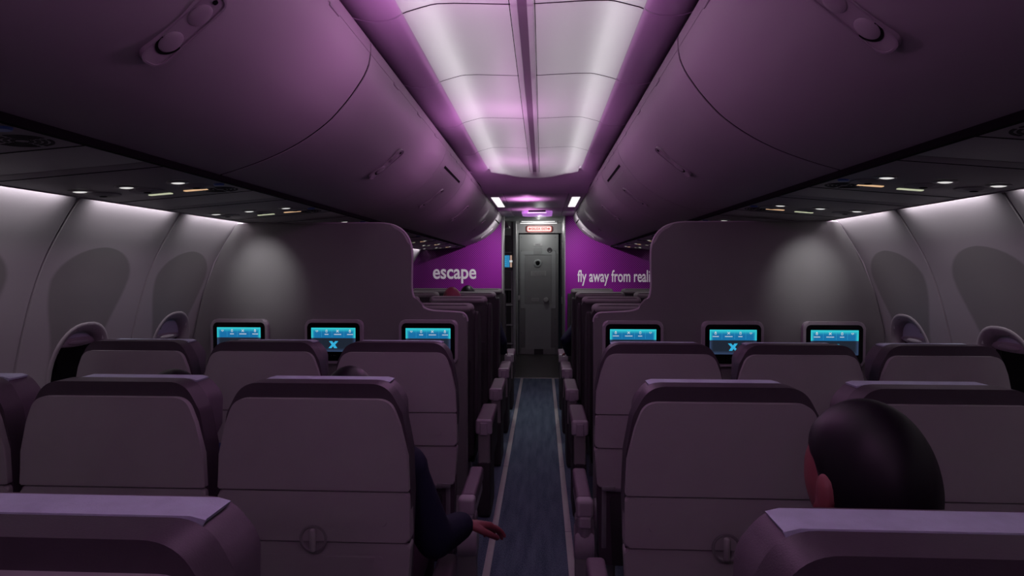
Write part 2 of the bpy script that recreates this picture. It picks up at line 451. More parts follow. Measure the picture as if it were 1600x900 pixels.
# windows
def wpt(s, y, z, d):        # d = metres behind the wall surface
    return Vector((s*(wall_xs(z)+.012+d), y, z))
wn = 0
for s in (-1, 1):
    for w in WIN:
        if w < -.8 or w > 7.7: continue
        wn += 1
        root = tag(empty('window_%d' % wn, (s*1.78, w, WZ)), kind='structure')
        inv = Matrix.Translation((-s*1.78, -w, -WZ))
        n = 40
        def loop(bm, ew, eh, d, p=2.4):
            out = []
            for i in range(n):
                a = 2*PI*i/n; c, q = math.cos(a), math.sin(a)
                y = w + ew*math.copysign(abs(c)**(2/p), c); z = WZ + eh*math.copysign(abs(q)**(2/p), q)
                out.append(bm.verts.new(inv @ wpt(s, y, z, d)))
            return out
        bm = B()
        LL = [loop(bm, OPW/2+.036, OPH/2+.038, -.0122), loop(bm, OPW/2+.033, OPH/2+.035, -.0155), loop(bm, OPW/2+.024, OPH/2+.026, -.0165), loop(bm, OPW/2+.007, OPH/2+.008, -.008), loop(bm, OPW/2+.001, OPH/2+.001, .004), loop(bm, OPW/2, OPH/2, .012), loop(bm, OPW/2-.003, OPH/2-.003, .034)]
        for A, C in zip(LL, LL[1:]):
            for i in range(n): bm.faces.new((A[i], A[(i+1) % n], C[(i+1) % n], C[i]))
        obj('window_bezel', bm, M['rim'], root, 50, False)
        bm = B(); A = loop(bm, OPW/2+.01, OPH/2+.01, .032); bm.faces.new(A)
        obj('window_pane', bm, M['night'], root, 0, False)
        # shade: from the top of the opening down to zl, then a pull lip
        zl = 1.205 if abs(w-2.305) < .05 else 1.16
        bm = B(); ny = 14
        top = WZ + OPH/2 + .03
        rows = []
        for z in [top - (top-zl)*k/6 for k in range(7)]:
            rows.append([bm.verts.new(inv @ wpt(s, w + (OPW/2+.004)*(2*i/ny-1), z, .022)) for i in range(ny+1)])
        for A, C in zip(rows, rows[1:]):
            for i in range(ny): bm.faces.new((A[i], A[i+1], C[i+1], C[i]))
        sh = obj('window_shade', bm, M['shade'], root, 40, False)
        bm = B(); ball(bm, inv @ wpt(s, w, zl+.004, .018), (.008, OPW/2-.004, .018)); ball(bm, inv @ wpt(s, w, zl+.004, .010), (.008, .055, .011))
        obj('shade_handle', bm, M['rim'], sh)

# wall behind the camera and outer shell
bm = B(); box(bm, (0, YB-.02, 1.1), (3.7, .04, 2.4)); tag(obj('wall_back', bm, M['wall']), kind='structure')

# ------------------------------------------------------------------ ceiling
ceil = tag(empty('ceiling'), kind='structure')
SEAMS = [-2.2, -1.5, -.84, -.18, .48, 1.14, 1.80, 2.46, 3.16, 3.93, 5.12]
CP = [(.352, 2.250), (.34, 2.255), (.30, 2.266), (.268, 2.274), (.25, 2.2765), (.20, 2.277), (.12, 2.274), (.045, 2.271)]
for y0, y1 in zip(SEAMS, SEAMS[1:]):
    bm = B()
    last = y1 == SEAMS[-1]
    prof = [(-x, z) for x, z in CP] + [(x, z) for x, z in CP[::-1]]
    ny = 14 if last else 1
    rows = []
    for k in range(ny+1):
        y = y0+.003 + (y1-y0-.006)*k/ny
        row = []
        for x, z in prof:
            f = 1; dz = 0; yy = y
            if last:
                t = sstep(.35, 1, k/ny)
                yy = y - .46*t*abs(x/.352)**3
                dz = -.018*sstep(.8, 1, k/ny)
                f = 1 - .06*t
            row.append(bm.verts.new((x*f, yy, z+dz)))
        rows.append(row)
    for A, C in zip(rows, rows[1:]):
        for i in range(len(prof)-1): bm.faces.new((A[i], A[i+1], C[i+1], C[i]))
    obj('ceiling_panel', bm, M['ceil'], ceil, 50, False)
    if not last:
        bm = B()
        for dz in (.0005,):
            rows = [[bm.verts.new((x, y, z+dz)) for x, z in prof] for y in (y1-.0045, y1+.0045)]
            for i in range(len(prof)-1): bm.faces.new((rows[0][i], rows[0][i+1], rows[1][i+1], rows[1][i]))
        obj('panel_joint', bm, M['black'], ceil, 50, False)
bm = B()
for x in (-.024, .024):
    loft_y(bm, [(x-.011, 2.272), (x-.009, 2.266), (x+.009, 2.266), (x+.011, 2.272)], YB, 5.06, 1, False)
rl = obj('centre_rail', bm, M['ceil2'], ceil)
bm = B(); box(bm, (0, (YB+5.06)/2, 2.2700), (.028, 5.06-YB, .0006)); obj('rail_groove', bm, M['groove'], rl)
for x in (-.0375, .0375):
    bm = B(); box(bm, (x, (YB+5.06)/2, 2.2703), (.0022, 5.06-YB, .001)); obj('rail_seam', bm, M['black'], rl)
# coves beside the panels: pillows between the bins and the ceiling
CV = [(.350, 2.262), (.356, 2.249), (.372, 2.238), (.398, 2.2305), (.43, 2.228), (.465, 2.231), (.50, 2.240), (.53, 2.262)]
for s in (-1, 1):
    for y0, y1 in zip(SEAMS, SEAMS[1:-1] + [4.65]):
        bm = B(); loft_y(bm, CV + [(.53, 2.275), (.35, 2.275)], y0+.005, y1-.005, s)
        obj('cove_panel', bm, M['cove'], ceil, 60)
bm = B(); box(bm, (0, (YB+5.13)/2, 2.42), (.76, 5.13-YB, .02)); box(bm, (-.366, (YB+5.13)/2, 2.345), (.02, 5.13-YB, .14)); box(bm, (.366, (YB+5.13)/2, 2.345), (.02, 5.13-YB, .14)); box(bm, (0, 5.13, 2.345), (.75, .02, .14))
obj('added_light_box', bm, M['addedbox'], ceil)  # unseen box added around the strips that make the ceiling glow
bm = B(); box(bm, (0, (YB+8)/2, 2.45), (2.9, 8-YB, .03)); obj('ceiling_backing', bm, M['black'], ceil)
# hump that closes the tall ceiling and the lower forward ceiling
bm = B()
NX = 25; NY = 14
G = []
for j in range(NY+1):
    row = []
    for i in range(NX):
        u = -1 + 2*i/(NX-1); x = u*(.53 - .071*sstep(.0, .6, j/NY))
        edge = 5.105 - .46*min(1, abs(x)/.335)**3
        y = edge + (5.50-edge)*j/NY
        t = j/NY
        z = 2.259 + (2.172-2.259)*sstep(0, 1, t)
        if abs(x) > .35: z -= .028*(1-t)*sstep(.35, .42, abs(x))
        row.append(bm.verts.new((x, y, z)))
    G.append(row)
for a in range(NY):
    for i in range(NX-1): bm.faces.new((G[a][i], G[a][i+1], G[a+1][i+1], G[a+1][i]))
r = bmesh.ops.extrude_face_region(bm, geom=bm.faces[:])
for v in [g for g in r['geom'] if isinstance(g, bmesh.types.BMVert)]: v.co.z += .012
obj('ceiling_step', bm, M['cove'], ceil, 60)
for y0, y1 in ((5.505, 6.80), (6.806, 7.95)):
    for x0, x1 in ((-.459, -.302), (-.298, .298), (.302, .459)):
        bm = B(); box(bm, ((x0+x1)/2, (y0+y1)/2, 2.18), (x1-x0, y1-y0, .016), .003); obj('forward_ceiling_panel', bm, M['fwdceil'], ceil)
# entry ceiling (past the purple walls)
bm = B(); box(bm, (0, 8.55, 2.215), (2.0, 1.2, .02)); box(bm, (0, 9.15, 2.245), (2.0, .03, .07)); box(bm, (0, 9.85, 2.28), (2.0, 1.42, .02))
obj('entry_ceiling_panel', bm, M['galley'], ceil)
bm = B()
for x in (-.31, .31): box(bm, (x, 9.85, 2.268), (.006, 1.3, .006))
obj('entry_ceiling_joint', bm, M['black'], ceil)
bm = B(); ball(bm, (0, 9.5, 2.262), (.22, .24, .035)); o = obj('oval_dome', bm, M['charcoal'], ceil)

def ceil_light(x):
    side = 'left' if x < 0 else 'right'
    t = empty('ceiling_light', (x, 6.2, 2.172), 0, 'slim white ceiling light on the %s above the forward aisle' % side, 'ceiling light', 'white lights in the forward ceiling')
    bm = B(); plate(bm, rrect(.098, .93, .014), -.004, .004, .003, M=Matrix.Identity(4)); obj('light_frame', bm, M['fwdceil'], t)
    bm = B(); plate(bm, rrect(.076, .90, .012), -.008, .002, .002, M=Matrix.Identity(4)); obj('diffuser', bm, M['lamp'], t)
ceil_light(-.385); ceil_light(.378)
t = empty('ceiling_light', (0, 7.38, 2.165), 0, 'purple-lit rounded ceiling unit above the front of the aisle', 'ceiling light')
bm = B(); plate(bm, rrect(.36, .50, .06), -.022, .010, .014, M=Matrix.Identity(4)); obj('light_cover', bm, M['litpurple'], t)
bm = B(); box(bm, (0, -.27, .002), (.20, .03, .02), .004); obj('vent_slot', bm, M['black'], t)
bm = B(); box(bm, (0, -.248, -.018), (.22, .012, .008), .002); obj('front_edge_light', bm, M['lamp'], t)
for (y, z, wdt, lab) in ((9.155, 2.206, .50, 'white light bar along the ceiling step in the entry area'), (10.30, 2.262, .62, 'white light bar in the ceiling right above the exit sign')):
    t = empty('light_bar', (0, y, z), 0, lab, 'ceiling light', 'white bars in the entry ceiling')
    bm = B(); box(bm, (0, 0, .003), (wdt+.03, .07, .012), .003); obj('housing', bm, M['galley'], t)
    bm = B(); box(bm, (0, 0, -.004), (wdt, .05, .010), .003); obj('diffuser', bm, M['lamp'], t)

# ------------------------------------------------------------------ overhead bins
BP = [(.4625, 2.151), (.468, 2.12), (.482, 2.087), (.501, 2.057), (.525, 2.024), (.552, 1.992), (.585, 1.957), (.622, 1.927), (.663, 1.899), (.71, 1.872), (.763, 1.847), (.82, 1.825), (.88, 1.805), (.946, 1.786)]
# smooth refinement of the profile
def refine(P):
    Q = []
    for i in range(len(P)-1):
        p0 = Vector(P[max(0, i-1)]); p1 = Vector(P[i]); p2 = Vector(P[i+1]); p3 = Vector(P[min(len(P)-1, i+2)])
        for t in (0, .5):
            q = .5*((2*p1) + (p2-p0)*t + (2*p0-5*p1+4*p2-p3)*t*t + (3*p1-p0-3*p2+p3)*t**3)
            Q.append((q.x, q.y))
    Q.append(P[-1]); return Q
BP = refine(BP)
def offset_prof(P, d):
    out = []
    for i in range(len(P)):
        a = Vector(P[max(0, i-1)]); b = Vector(P[min(len(P)-1, i+1)]); t = (b-a).normalized()
        out.append((P[i][0] + -t.y*d, P[i][1] + t.x*d))
    return out
IN = offset_prof(BP, .0026)
IN2 = offset_prof(BP, .0022)
BINS = [(-1.12, .37), (.37, 1.85), (1.85, 3.31), (3.31, 4.17), (4.17, 5.65), (5.65, 7.10), (7.10, 7.89)]
def latch_frame(s, yc, zc):
    i = min(range(len(BP)), key=lambda k: abs(BP[k][1]-zc))
    a = Vector(BP[i-2]); b = Vector(BP[i+2]); t = (a-b).normalized()      # up along the door
    P = Vector((s*BP[i][0], yc, BP[i][1]))
    u = Vector((0, 1, 0)); v = Vector((s*t.x, 0, t.y)); w = Vector((s*t.y, 0, -t.x))    # w into the bin
    if w.x*s < 0: w = -w
    m = Matrix.Identity(4)
    for k in range(3): m[k][0], m[k][1], m[k][2], m[k][3] = u[k], v[k], w[k], P[k]
    return m
bin_names = {0: 'overhead bin above and behind the viewer', 1: 'large overhead bin nearest the viewer, filling the upper corner', 2: 'overhead bin second from the viewer, over the divider row', 3: 'short overhead bin with a dark slot, third from the viewer', 4: 'overhead bin fourth from the viewer, past the short slotted bin', 5: 'overhead bin fifth from the viewer, next to the end bin', 6: 'short end bin touching the purple front wall'}
for s, side in ((-1, 'left'), (1, 'right')):
    for k, (y0, y1) in enumerate(BINS):
        yc = (y0+y1)/2; short = k in (3, 6)
        root = empty('overhead_bin', (s*.95, yc, 1.786), 0, 'off-white %s on the %s side' % (bin_names[k], side), 'overhead bin', 'overhead bins along the cabin')
        inv = Matrix.Translation((-s*.95, -yc, -1.786))
        g0 = .007 if k in (2,) else .0034; g1 = .007 if k == 1 else .0034
        bm = B(); loft_y(bm, IN + [(1.42, 1.803), (1.33, 1.92), (1.1, 2.20), (.50, 2.20), (.467, 2.189)], y0+.001, y1-.001, s)
        bm.transform(inv); obj('bin_housing', bm, M['black'], root)
        bm = B(); loft_y(bm, BP + IN[::-1], y0+g0, y1-g1, s); bm.transform(inv)
        door = obj('bin_door', bm, M['bin'], root, 30)
        bm = B(); loft_y(bm, [(.4622, 2.1525), (.4615, 2.185), (.4635, 2.1905), (.4665, 2.1905), (.4652, 2.1525)], y0+g0, y1-g1, s); bm.transform(inv)
        strip = obj('hinge_strip', bm, M['bin'], root, 30)
        bm = B()
        for f in (.22, .5, .78):
            bm = B(); box(bm, (s*.4625, y0+(y1-y0)*f, 2.150), (.006, .07, .010), .002)
            bm.transform(inv); obj('hinge_cover', bm, M['bindark'], strip)
        if short:
            bm = B(); plate(bm, [(-.31, -.007), (.31, -.007), (.31, .007), (-.31, .007)], -.0015, .004, M=latch_frame(s, yc, 2.078)); bm.transform(inv)
            obj('handle_slot', bm, M['black'], root, 0)
            bm = B(); plate(bm, rrect(.62, .004, .001), -.001, .004, M=latch_frame(s, yc, 2.045)); bm.transform(inv)
            obj('slot_lip', bm, M['bindark'], root, 0)
        # latch: capsule rim, recessed plate, two round paddles and a lock dot
        LM = latch_frame(s, yc, 1.945 if not short else 1.93)
        L_ = .180; W_ = .058
        bm = B(); ring(bm, rrect(W_+.008, L_+.008, .03, n=8), rrect(W_, L_, .026, n=8), -.0025, .006, M=LM); bm.transform(inv)
        la = obj('latch', bm, M['bindark'], root, 30)
        bm = B(); plate(bm, rrect(W_, L_, .026, n=8), -.0005, .005, M=LM); bm.transform(inv); obj('latch_plate', bm, M['bin'], la, 30)
        for v in (.040, -.034):
            bm = B(); lathe(bm, [(0, -.0035), (.014, -.0034), (.0235, -.0022), (.0262, 0)], 28, LM @ Matrix.Translation((0, v, 0)) @ Matrix.Diagonal((1, 1, 1, 1))); bm.transform(inv)
            obj('paddle', bm, M['bin'], la, 60)
        bm = B(); lathe(bm, [(0, -.0035), (.005, -.003), (.0055, .002)], 14, LM @ Matrix.Translation((0, .077, 0))); bm.transform(inv); obj('lock_dot', bm, M['black'], la)
        bm = B(); ring(bm, [(.029*math.cos(a), -.036+.029*math.sin(a)) for a in [PI+PI*i/20 for i in range(21)]], [(.0262*math.cos(a), -.033+.0255*math.sin(a)) for a in [PI+PI*i/20 for i in range(21)]], -.0014, .002, M=LM)
        bm.transform(inv); obj('paddle_gap', bm, M['black'], la, 30)

# ------------------------------------------------------------------ passenger service units
def psz(x): return 1.775 - (abs(x)-.95)/.52*.042
PP = .79
Y0 = [2.029 - .10 + PP*k for k in range(-3, 8)]
for s, side in ((-1, 'left'), (1, 'right')):
    for k, yc in enumerate(Y0):
        a, b = yc-PP/2, min(yc+PP/2, 7.88)
        if a > 7.6: continue
        yr = k - 3
        word = {-3: 'behind the viewer', -2: 'directly beside the viewer', -1: 'nearest the viewer', 0: 'second from the viewer', 1: 'just before the divider', 2: 'just past the divider', 3: 'second past the divider', 4: 'third past the divider', 5: 'fourth past the divider', 6: 'fifth past the divider', 7: 'at the purple front wall'}[yr]
        root = empty('service_panel', (s*1.2, yc, psz(1.2)), 0, 'grey overhead panel of lights and vents on the %s, %s' % (side, word), 'service panel', 'service panels under the bins')
        ang = math.atan(.042/.52)
        R = Matrix.Rotation(s*ang, 4, 'Y')
        def place(bm): bm.transform(R)
        bm = B(); box(bm, (s*.008, (a+b)/2-yc, .012), (.506, b-a-.004, .024), .002); place(bm); obj('panel', bm, M['psu'], root)
        bm = B(); box(bm, (s*.262, (a+b)/2-yc, .008), (.006, b-a-.001, .022), .002); place(bm); obj('edge_strip', bm, M['armgrey'], root)
        for jy in (.18, -.33):
            bm = B(); box(bm, (0, jy, -.0003), (.50, .003, .002)); place(bm); obj('panel_joint', bm, M['black'], root)
        cx = lambda X: s*(X-1.2)
        for q, X in enumerate((1.06, 1.225, 1.375)):
            bm = B(); lathe(bm, [(.030, -.0005), (.034, -.004), (.022, -.006), (.019, -.003)], 24, Matrix.Translation((cx(X), -.10, 0))); place(bm)
            l = obj('reading_light', bm, M['bindark'], root)
            bm = B(); ball(bm, (cx(X), -.10, -.002), (.021, .021, .005)); place(bm); obj('lens', bm, M['lampdim'], l)
            bm = B(); lathe(bm, [(.052, 0), (.050, -.003), (.030, -.0005), (.022, -.005), (.012, -.007), (0, -.006)], 28, Matrix.Translation((cx(X-.0), .0, 0)))
            place(bm); av = obj('air_vent', bm, M['psu'], root)
            bm = B(); lathe(bm, [(.012, -.0068), (.010, -.0082), (0, -.0082)], 16, Matrix.Translation((cx(X), .0, 0))); place(bm); obj('nozzle', bm, M['black'], av)
        for X, yy, mm in ((1.235, .085, 'signY'), (1.10, .065, 'signO')):
            bm = B(); plate(bm, rrect(.078, .018, .004), -.0025, .002, M=Matrix.Translation((cx(X), yy, 0))); place(bm); obj('lit_sign', bm, M[mm], root)
        bm = B()
        for r0 in (.056, .044, .032, .020):
            for q in range(4):
                arc = [(q+.08)*PI/2 + (PI/2*.84)*i/8 for i in range(9)]
                o_ = [((r0)*math.cos(t), r0*math.sin(t)) for t in arc] + [((r0-.007)*math.cos(t), (r0-.007)*math.sin(t)) for t in arc[::-1]]
                plate(bm, [(p[0]+cx(1.035), p[1]+.10) for p in o_], -.0012, .002, M=Matrix.Identity(4))
        place(bm); obj('speaker_grille', bm, M['grille'], root, 0)
        bm = B(); lathe(bm, [(0, -.005), (.014, -.005), (.017, 0)], 18, Matrix.Translation((cx(.985), .0, 0)) @ Matrix.Identity(4)); place(bm); obj('call_button', bm, M['callblue'], root)
    # dark channel between the bins and the panels
    bm = B(); loft_y(bm, [(.936, 1.784), (.94, 1.772), (.957, 1.772), (.957, 1.80), (.936, 1.80)], YB, 7.89, s)
    tag(obj('trim_%d' % (1 if s < 0 else 2), bm, M['black']), kind='structure')
    bm = B(); loft_y(bm, [(1.44, 1.757), (1.462, 1.757), (1.462, 1.77), (1.44, 1.77)], YB, 7.89, s)

# ------------------------------------------------------------------ cabin divider with screens
DY = 3.07
DL = [(-1.69, .012), (-1.752, .4), (-1.775, .9), (-1.766, 1.08), (-1.737, 1.2), (-1.692, 1.38), (-1.639, 1.525), (-1.585, 1.615), (-1.512, 1.728, .02),
      (-.60, 1.728, .17), (-.612, 1.285, .14), (-.322, 1.272, .045), (-.322, .012)]
for s, side in ((-1, 'left'), (1, 'right')):
    P = rpoly([(-s*p[0] if s > 0 else p[0],) + p[1:] for p in DL], 10)
    root = empty('cabin_divider', (s*1.05, DY, 0), 0, 'grey partition with a stepped rounded edge on the %s of the aisle' % side, 'partition', 'partitions between the cabins')
    Ti = Matrix.Translation((-s*1.05, -DY, 0))
    bm = B(); plate(bm, P, DY, DY+.05, .014, 4, True); bm.transform(Ti); obj('divider_panel', bm, M['divider'], root, 50)
    # slim raised edge trim following the visible rim
    rim = [p for p in P if p[1] > .02]
    bm = B(); n = len(rim)
    # (trim = thin tube along the rim)
    pts = [Vector((p[0], DY+.012, p[1])) for p in rim]
    t = B(); rings = []
    for i, p in enumerate(pts):
        d = (pts[min(i+1, n-1)]-pts[max(i-1, 0)])
        if d.length < 1e-6: continue
        d.normalize(); u = Vector((0, 1, 0)); v = d.cross(u)
        rings.append([t.verts.new(p + u*.007*math.cos(2*PI*k/8) + v*.007*math.sin(2*PI*k/8)) for k in range(8)])
    for A, C in zip(rings, rings[1:]):
        for k in range(8): t.faces.new((A[k], A[(k+1) % 8], C[(k+1) % 8], C[k]))
    merge(bm, t); bm.transform(Ti); obj('edge_trim', bm, M['divtrim'], root, 60)

def make_screen(s, x, label):
    root = empty('seat_screen', (x, DY, 1.13), 0, label, 'screen', 'blue screens on the cabin dividers')
    # outer housing
    bm = B(); plate(bm, rrect(.300, .225, .035, 0, -.005, 8), -.024, .0, .010, 4); obj('housing', bm, M['divtrim'], root, 50)
    bm = B(); plate(bm, rrect(.272, .195, .025, -s*.0, -.006, 8), -.0262, -.02, .003, 2); obj('glass_front', bm, M['glassblk'], root, 50)
    bm = B(); box(bm, (0, 0, 0), (.228, .0016, .122)); d = obj('display', bm, M['screen'], root, 0, loc=(0, -.0268, .005))
    def ic(bm, name='icon', mm='icon'): return obj(name, bm, M[mm], d, 0)
    xs = [-.085, -.035, .022, .086]
    sg = 1 if s < 0 else -1
    y0, y1 = -.0016, -.0008
    # four icons: heart, phone, crossed tools, bag, each with an illegibly small caption
    X = sg*xs[0]
    bm = B(); h = [(X+.0052*math.sin(t)**3*1.15, .044+.0052*(13*math.cos(t)-5*math.cos(2*t)-2*math.cos(3*t)-math.cos(4*t))/16) for t in [2*PI*i/28 for i in range(28)]]
    h2 = [(X+(p[0]-X)*.68, .044+(p[1]-.044)*.68) for p in h]; ring(bm, h, h2, y0, y1); ic(bm)
    X = sg*xs[1]
    bm = B(); ring(bm, rrect(.0085, .013, .002, X, .044), rrect(.0055, .009, .001, X, .0435), y0, y1); ic(bm)
    X = sg*xs[2]
    bm = B()
    for a in (PI/4, -PI/4): plate(bm, [(X+c*math.cos(a)-e*math.sin(a), .044+c*math.sin(a)+e*math.cos(a)) for c, e in ((-.0085, -.0012), (.0085, -.0012), (.0085, .0012), (-.0085, .0012))], y0, y1)
    ic(bm)
    X = sg*xs[3]
    bm = B(); ring(bm, rrect(.0088, .010, .002, X, .0425), rrect(.0052, .0064, .001, X, .0425), y0, y1); plate(bm, rrect(.006, .004, .001, X, .0495), y0, y1); ic(bm)
    for X, wd in zip(xs, (0, .020, .036, .028)):
        if not wd: continue
        bm = B(); q = -wd/2
        while q < wd/2:
            plate(bm, [(sg*X+q, .0255), (sg*X+q+.0024, .0255), (sg*X+q+.0024, .0295), (sg*X+q, .0295)], y0, y1); q += .0034
        ic(bm, 'caption')
    bm = B()
    for X in (-.061, -.007, .055): plate(bm, [(sg*X-.0004, .014), (sg*X+.0004, .014), (sg*X+.0004, .054), (sg*X-.0004, .054)], y0+.0006, y1)
    ic(bm, 'divider_line', 'iconx')
    # the bold slanted cross mark
    bm = B()
    k = sg
    def sk(p): return (k*(p[0]+.10*p[1])+.0, p[1]-.025)
    cr = [(-.024, .018), (-.008, .018), (0, .008), (.008, .018), (.024, .018), (.009, 0), (.022, -.018), (.006, -.018), (-.001, -.008), (-.008, -.018), (-.024, -.018), (-.009, 0)]
    plate(bm, [sk(p) for p in cr], y0, y1); ic(bm, 'cross_mark', 'iconx')
    bm = B()
    for q in (-.012, 0, .004, .010): plate(bm, rrect(.002, .002, .0005, q, -.080), -.0274+.0268, -.0266+.0268, M=XZ)
    obj('touch_dots', bm, M['fcroll'], d, 0)
    return root
for s, x, l in ((-1, -1.497, 'blue screen on the left partition nearest the windows'), (-1, -1.003, 'middle blue screen on the left partition, cross mark in view'), (-1, -.516, 'blue screen on the left partition beside the aisle'),
                (1, .513, 'blue screen on the right partition beside the aisle'), (1, 1.003, 'middle blue screen on the right partition, cross mark in view'), (1, 1.492, 'blue screen on the right partition nearest the windows')):
    make_screen(s, x, l)

# ------------------------------------------------------------------ economy seats
def frame_outline():
    return rpoly([(-.215, .40, .03), (.215, .40, .03), (.236, .95), (.232, 1.06), (.216, 1.15, .06), (.178, 1.222, .07), (-.178, 1.222, .07), (-.216, 1.15, .06), (-.232, 1.06), (-.236, .95)], 8)
def make_seat():
    root = empty('economy_seat')
    # padded surround
    bm = B(); plate(bm, frame_outline(), .004, .060, .027, 5, True); obj('backrest', bm, M['leather'], root, 60)
    # hard shell: upper panel
    o = rpoly([(-.234, .967, .004), (.234, .967, .004), (.231, 1.05), (.213, 1.125, .04), (.19, 1.187, .05), (-.19, 1.187, .05), (-.213, 1.125, .04), (-.231, 1.05)], 8)
    bm = B(); plate(bm, o, -.012, .03, .016, 4); obj('back_shell', bm, M['shell'], root, 60)
    bm = B(); plate(bm, rpoly([(-.236, .842, .012), (.236, .842, .012), (.234, .963, .012), (-.234, .963, .012)], 4), -.010, .03, .006, 3)
    tt = obj('tray_table', bm, M['shell'], root, 60)
    bm = B(); plate(bm, rrect(.36, .070, .012, 0, .915), -.0108, -.006, .003, 2); obj('tray_recess', bm, M['shell'], tt, 60)
    bm = B(); plate(bm, rpoly([(-.225, .692, .018), (.225, .692, .018), (.236, .838, .012), (-.236, .838, .012)], 5), -.006, .03, .006, 3)
    po = obj('pocket_panel', bm, M['shell'], root, 60)
    bm = B(); plate(bm, rrect(.34, .085, .01, 0, .765), -.0068, -.003, .002, 2); plate(bm, rrect(.12, .010, .002, .09, .80), -.0078, -.003, .001, 1); obj('pocket_mould', bm, M['shell'], po, 60)
    # turn latch of the tray
    bm = B(); lathe(bm, [(.034, -.0105), (.034, -.0125), (.029, -.0125), (.024, -.0065), (0, -.0055)], 28, Matrix.Translation((0, 0, .848)) @ Matrix(((1,0,0,0),(0,0,1,0),(0,1,0,0),(0,0,0,1))))
    la = obj('tray_latch', bm, M['shell_trim'], root, 50)
    bm = B(); box(bm, (0, -.015, .846), (.014, .014, .056), .006, 3); obj('latch_tab', bm, M['shell'], la)
    # headrest in front
    o = rpoly([(-.165, 1.012, .05), (.165, 1.012, .05), (.207, 1.09), (.196, 1.17, .06), (.16, 1.214, .06), (-.16, 1.214, .06), (-.196, 1.17, .06), (-.207, 1.09)], 8)
    bm = B(); plate(bm, o, .064, .145, .026, 5, True); hr = obj('headrest', bm, M['headrest'], root, 60)
    bm = B()
    cv = [(-.166, 1.2125), (-.150, 1.2165), (.150, 1.2165), (.166, 1.2125)]
    loft_y(bm, cv + [(p[0]*.985, p[1]-.005) for p in cv[::-1]], .074, .137)
    bmesh.ops.bevel(bm, geom=[e for e in bm.edges if abs(e.verts[0].co.y-e.verts[1].co.y) < 1e-5], offset=.0018, segments=2, affect='EDGES'); obj('headrest_top_highlight', bm, M['headtop'], hr, 60)
    # front cushion of the back
    bm = B(); plate(bm, rpoly([(-.20, .42, .04), (.20, .42, .04), (.205, .99, .04), (-.205, .99, .04)], 5), .054, .12, .022, 3, True); obj('back_cushion', bm, M['leather'], root, 60)
    bm = B(); box(bm, (0, .33, .40), (.43, .44, .11), .035, 4); obj('seat_cushion', bm, M['leather'], root, 60)
    # structure under the shell
    bm = B()
    for s in (-1, 1):
        box(bm, (s*.20, .02, .58), (.022, .035, .24), .006); box(bm, (s*.185, .0, .69), (.05, .02, .02), .004)
    box(bm, (0, .005, .685), (.36, .018, .018), .004)
    obj('seat_frame', bm, M['metal'], root)
    bm = B(); plate(bm, rpoly([(-.17, .40, .01), (.17, .40, .01), (.18, .66, .02), (-.18, .66, .02)], 4), .000, .02, .004); obj('lower_back_panel', bm, M['charcoal'], root)
    bm = B(); plate(bm, rpoly([(-.13, .44, .02), (.13, .44, .02), (.10, .63, .02), (-.10, .63, .02)], 4), -.012, .004, .006); obj('life_vest_pouch', bm, M['shell_trim'], root)
    for s in (-1, 1):
        for yy in (.12, .48):
            bm = B(); limb(bm, [(s*.16, yy, .36), (s*.16, yy-.03, .03)], [.016, .018], 10); box(bm, (s*.16, yy-.03, .016), (.06, .07, .016), .004); obj('leg', bm, M['metal'], root)
    return root
def add_armrest(root, x, slim=False, name='armrest'):
    if slim:
        bm = B(); box(bm, (x, .17, .568), (.020, .34, .05), .006, 3); a = obj(name, bm, M['armgrey'], root, 50)
        t = B(); box(t, (x, .185, .619), (.026, .33, .062), .010, 3); obj('arm_pad', t, M['armpad'], a, 50)
        t = B(); box(t, (x, -.003, .618), (.026, .052, .068), .010, 3); obj('end_cap', t, M['armgrey'], a, 50)
        return a
    bm = B(); box(bm, (x, .155, .568), (.050, .37, .05), .012, 3); limb(bm, [(x, .0, .55), (x, .03, .44)], [.026, .032], 12)
    a = obj(name, bm, M['armgrey'], root, 50)
    t = B(); box(t, (x, .185, .619), (.056, .33, .062), .012, 3); obj('arm_pad', t, M['armpad'], a, 50)
    t = B(); box(t, (x, -.003, .618), (.064, .052, .068), .014, 3); obj('end_cap', t, M['armgrey'], a, 50)
    t = B(); lathe(t, [(0, -.036), (.05, -.036), (.056, -.028), (.056, .028), (.05, .036), (0, .036)], 28, Matrix.Translation((x, .03, .475)) @ Matrix.Rotation(PI/2, 4, 'Y') @ Matrix.Diagonal((1.25, .95, 1, 1))); obj('pivot_housing', t, M['armgrey'], a, 50)
    t = B(); plate(t, rpoly([(x-.032, .14, .01), (x+.032, .14, .01), (x+.034, .585, .014), (x-.034, .585, .014)], 4), -.008, .05, .010, 3, True); obj('side_panel', t, M['shell_trim'], a, 50)
    return a
proto = make_seat()
XS = [-1.49, -.99, -.49, .49, .99, 1.49]
nm = ['window', 'middle', 'aisle', 'aisle', 'middle', 'window']
ROWS = [(.59, 'in the nearest row'), (1.43, 'in the second row from here'), (2.23, 'in the row facing blue screens')]
first = True
for ry, rword in ROWS:
    for i, x in enumerate(XS):
        o = proto if first else copy_tree(proto); first = False
        o.location = (x, ry, 0)
        side = 'left' if x < 0 else 'right'
        tag(o, 'grey plum-edged %s seat on the %s, %s' % (nm[i], side, rword), 'airline seat', 'economy seats in three rows')
        s = 1 if x < 0 else -1
        if nm[i] == 'aisle':
            add_armrest(o, s*.272)
            add_armrest(o, -s*.25, True)
        elif nm[i] == 'middle':
            add_armrest(o, -s*.25, True)
# armrests were added after copying: the prototype is the first window seat and has none

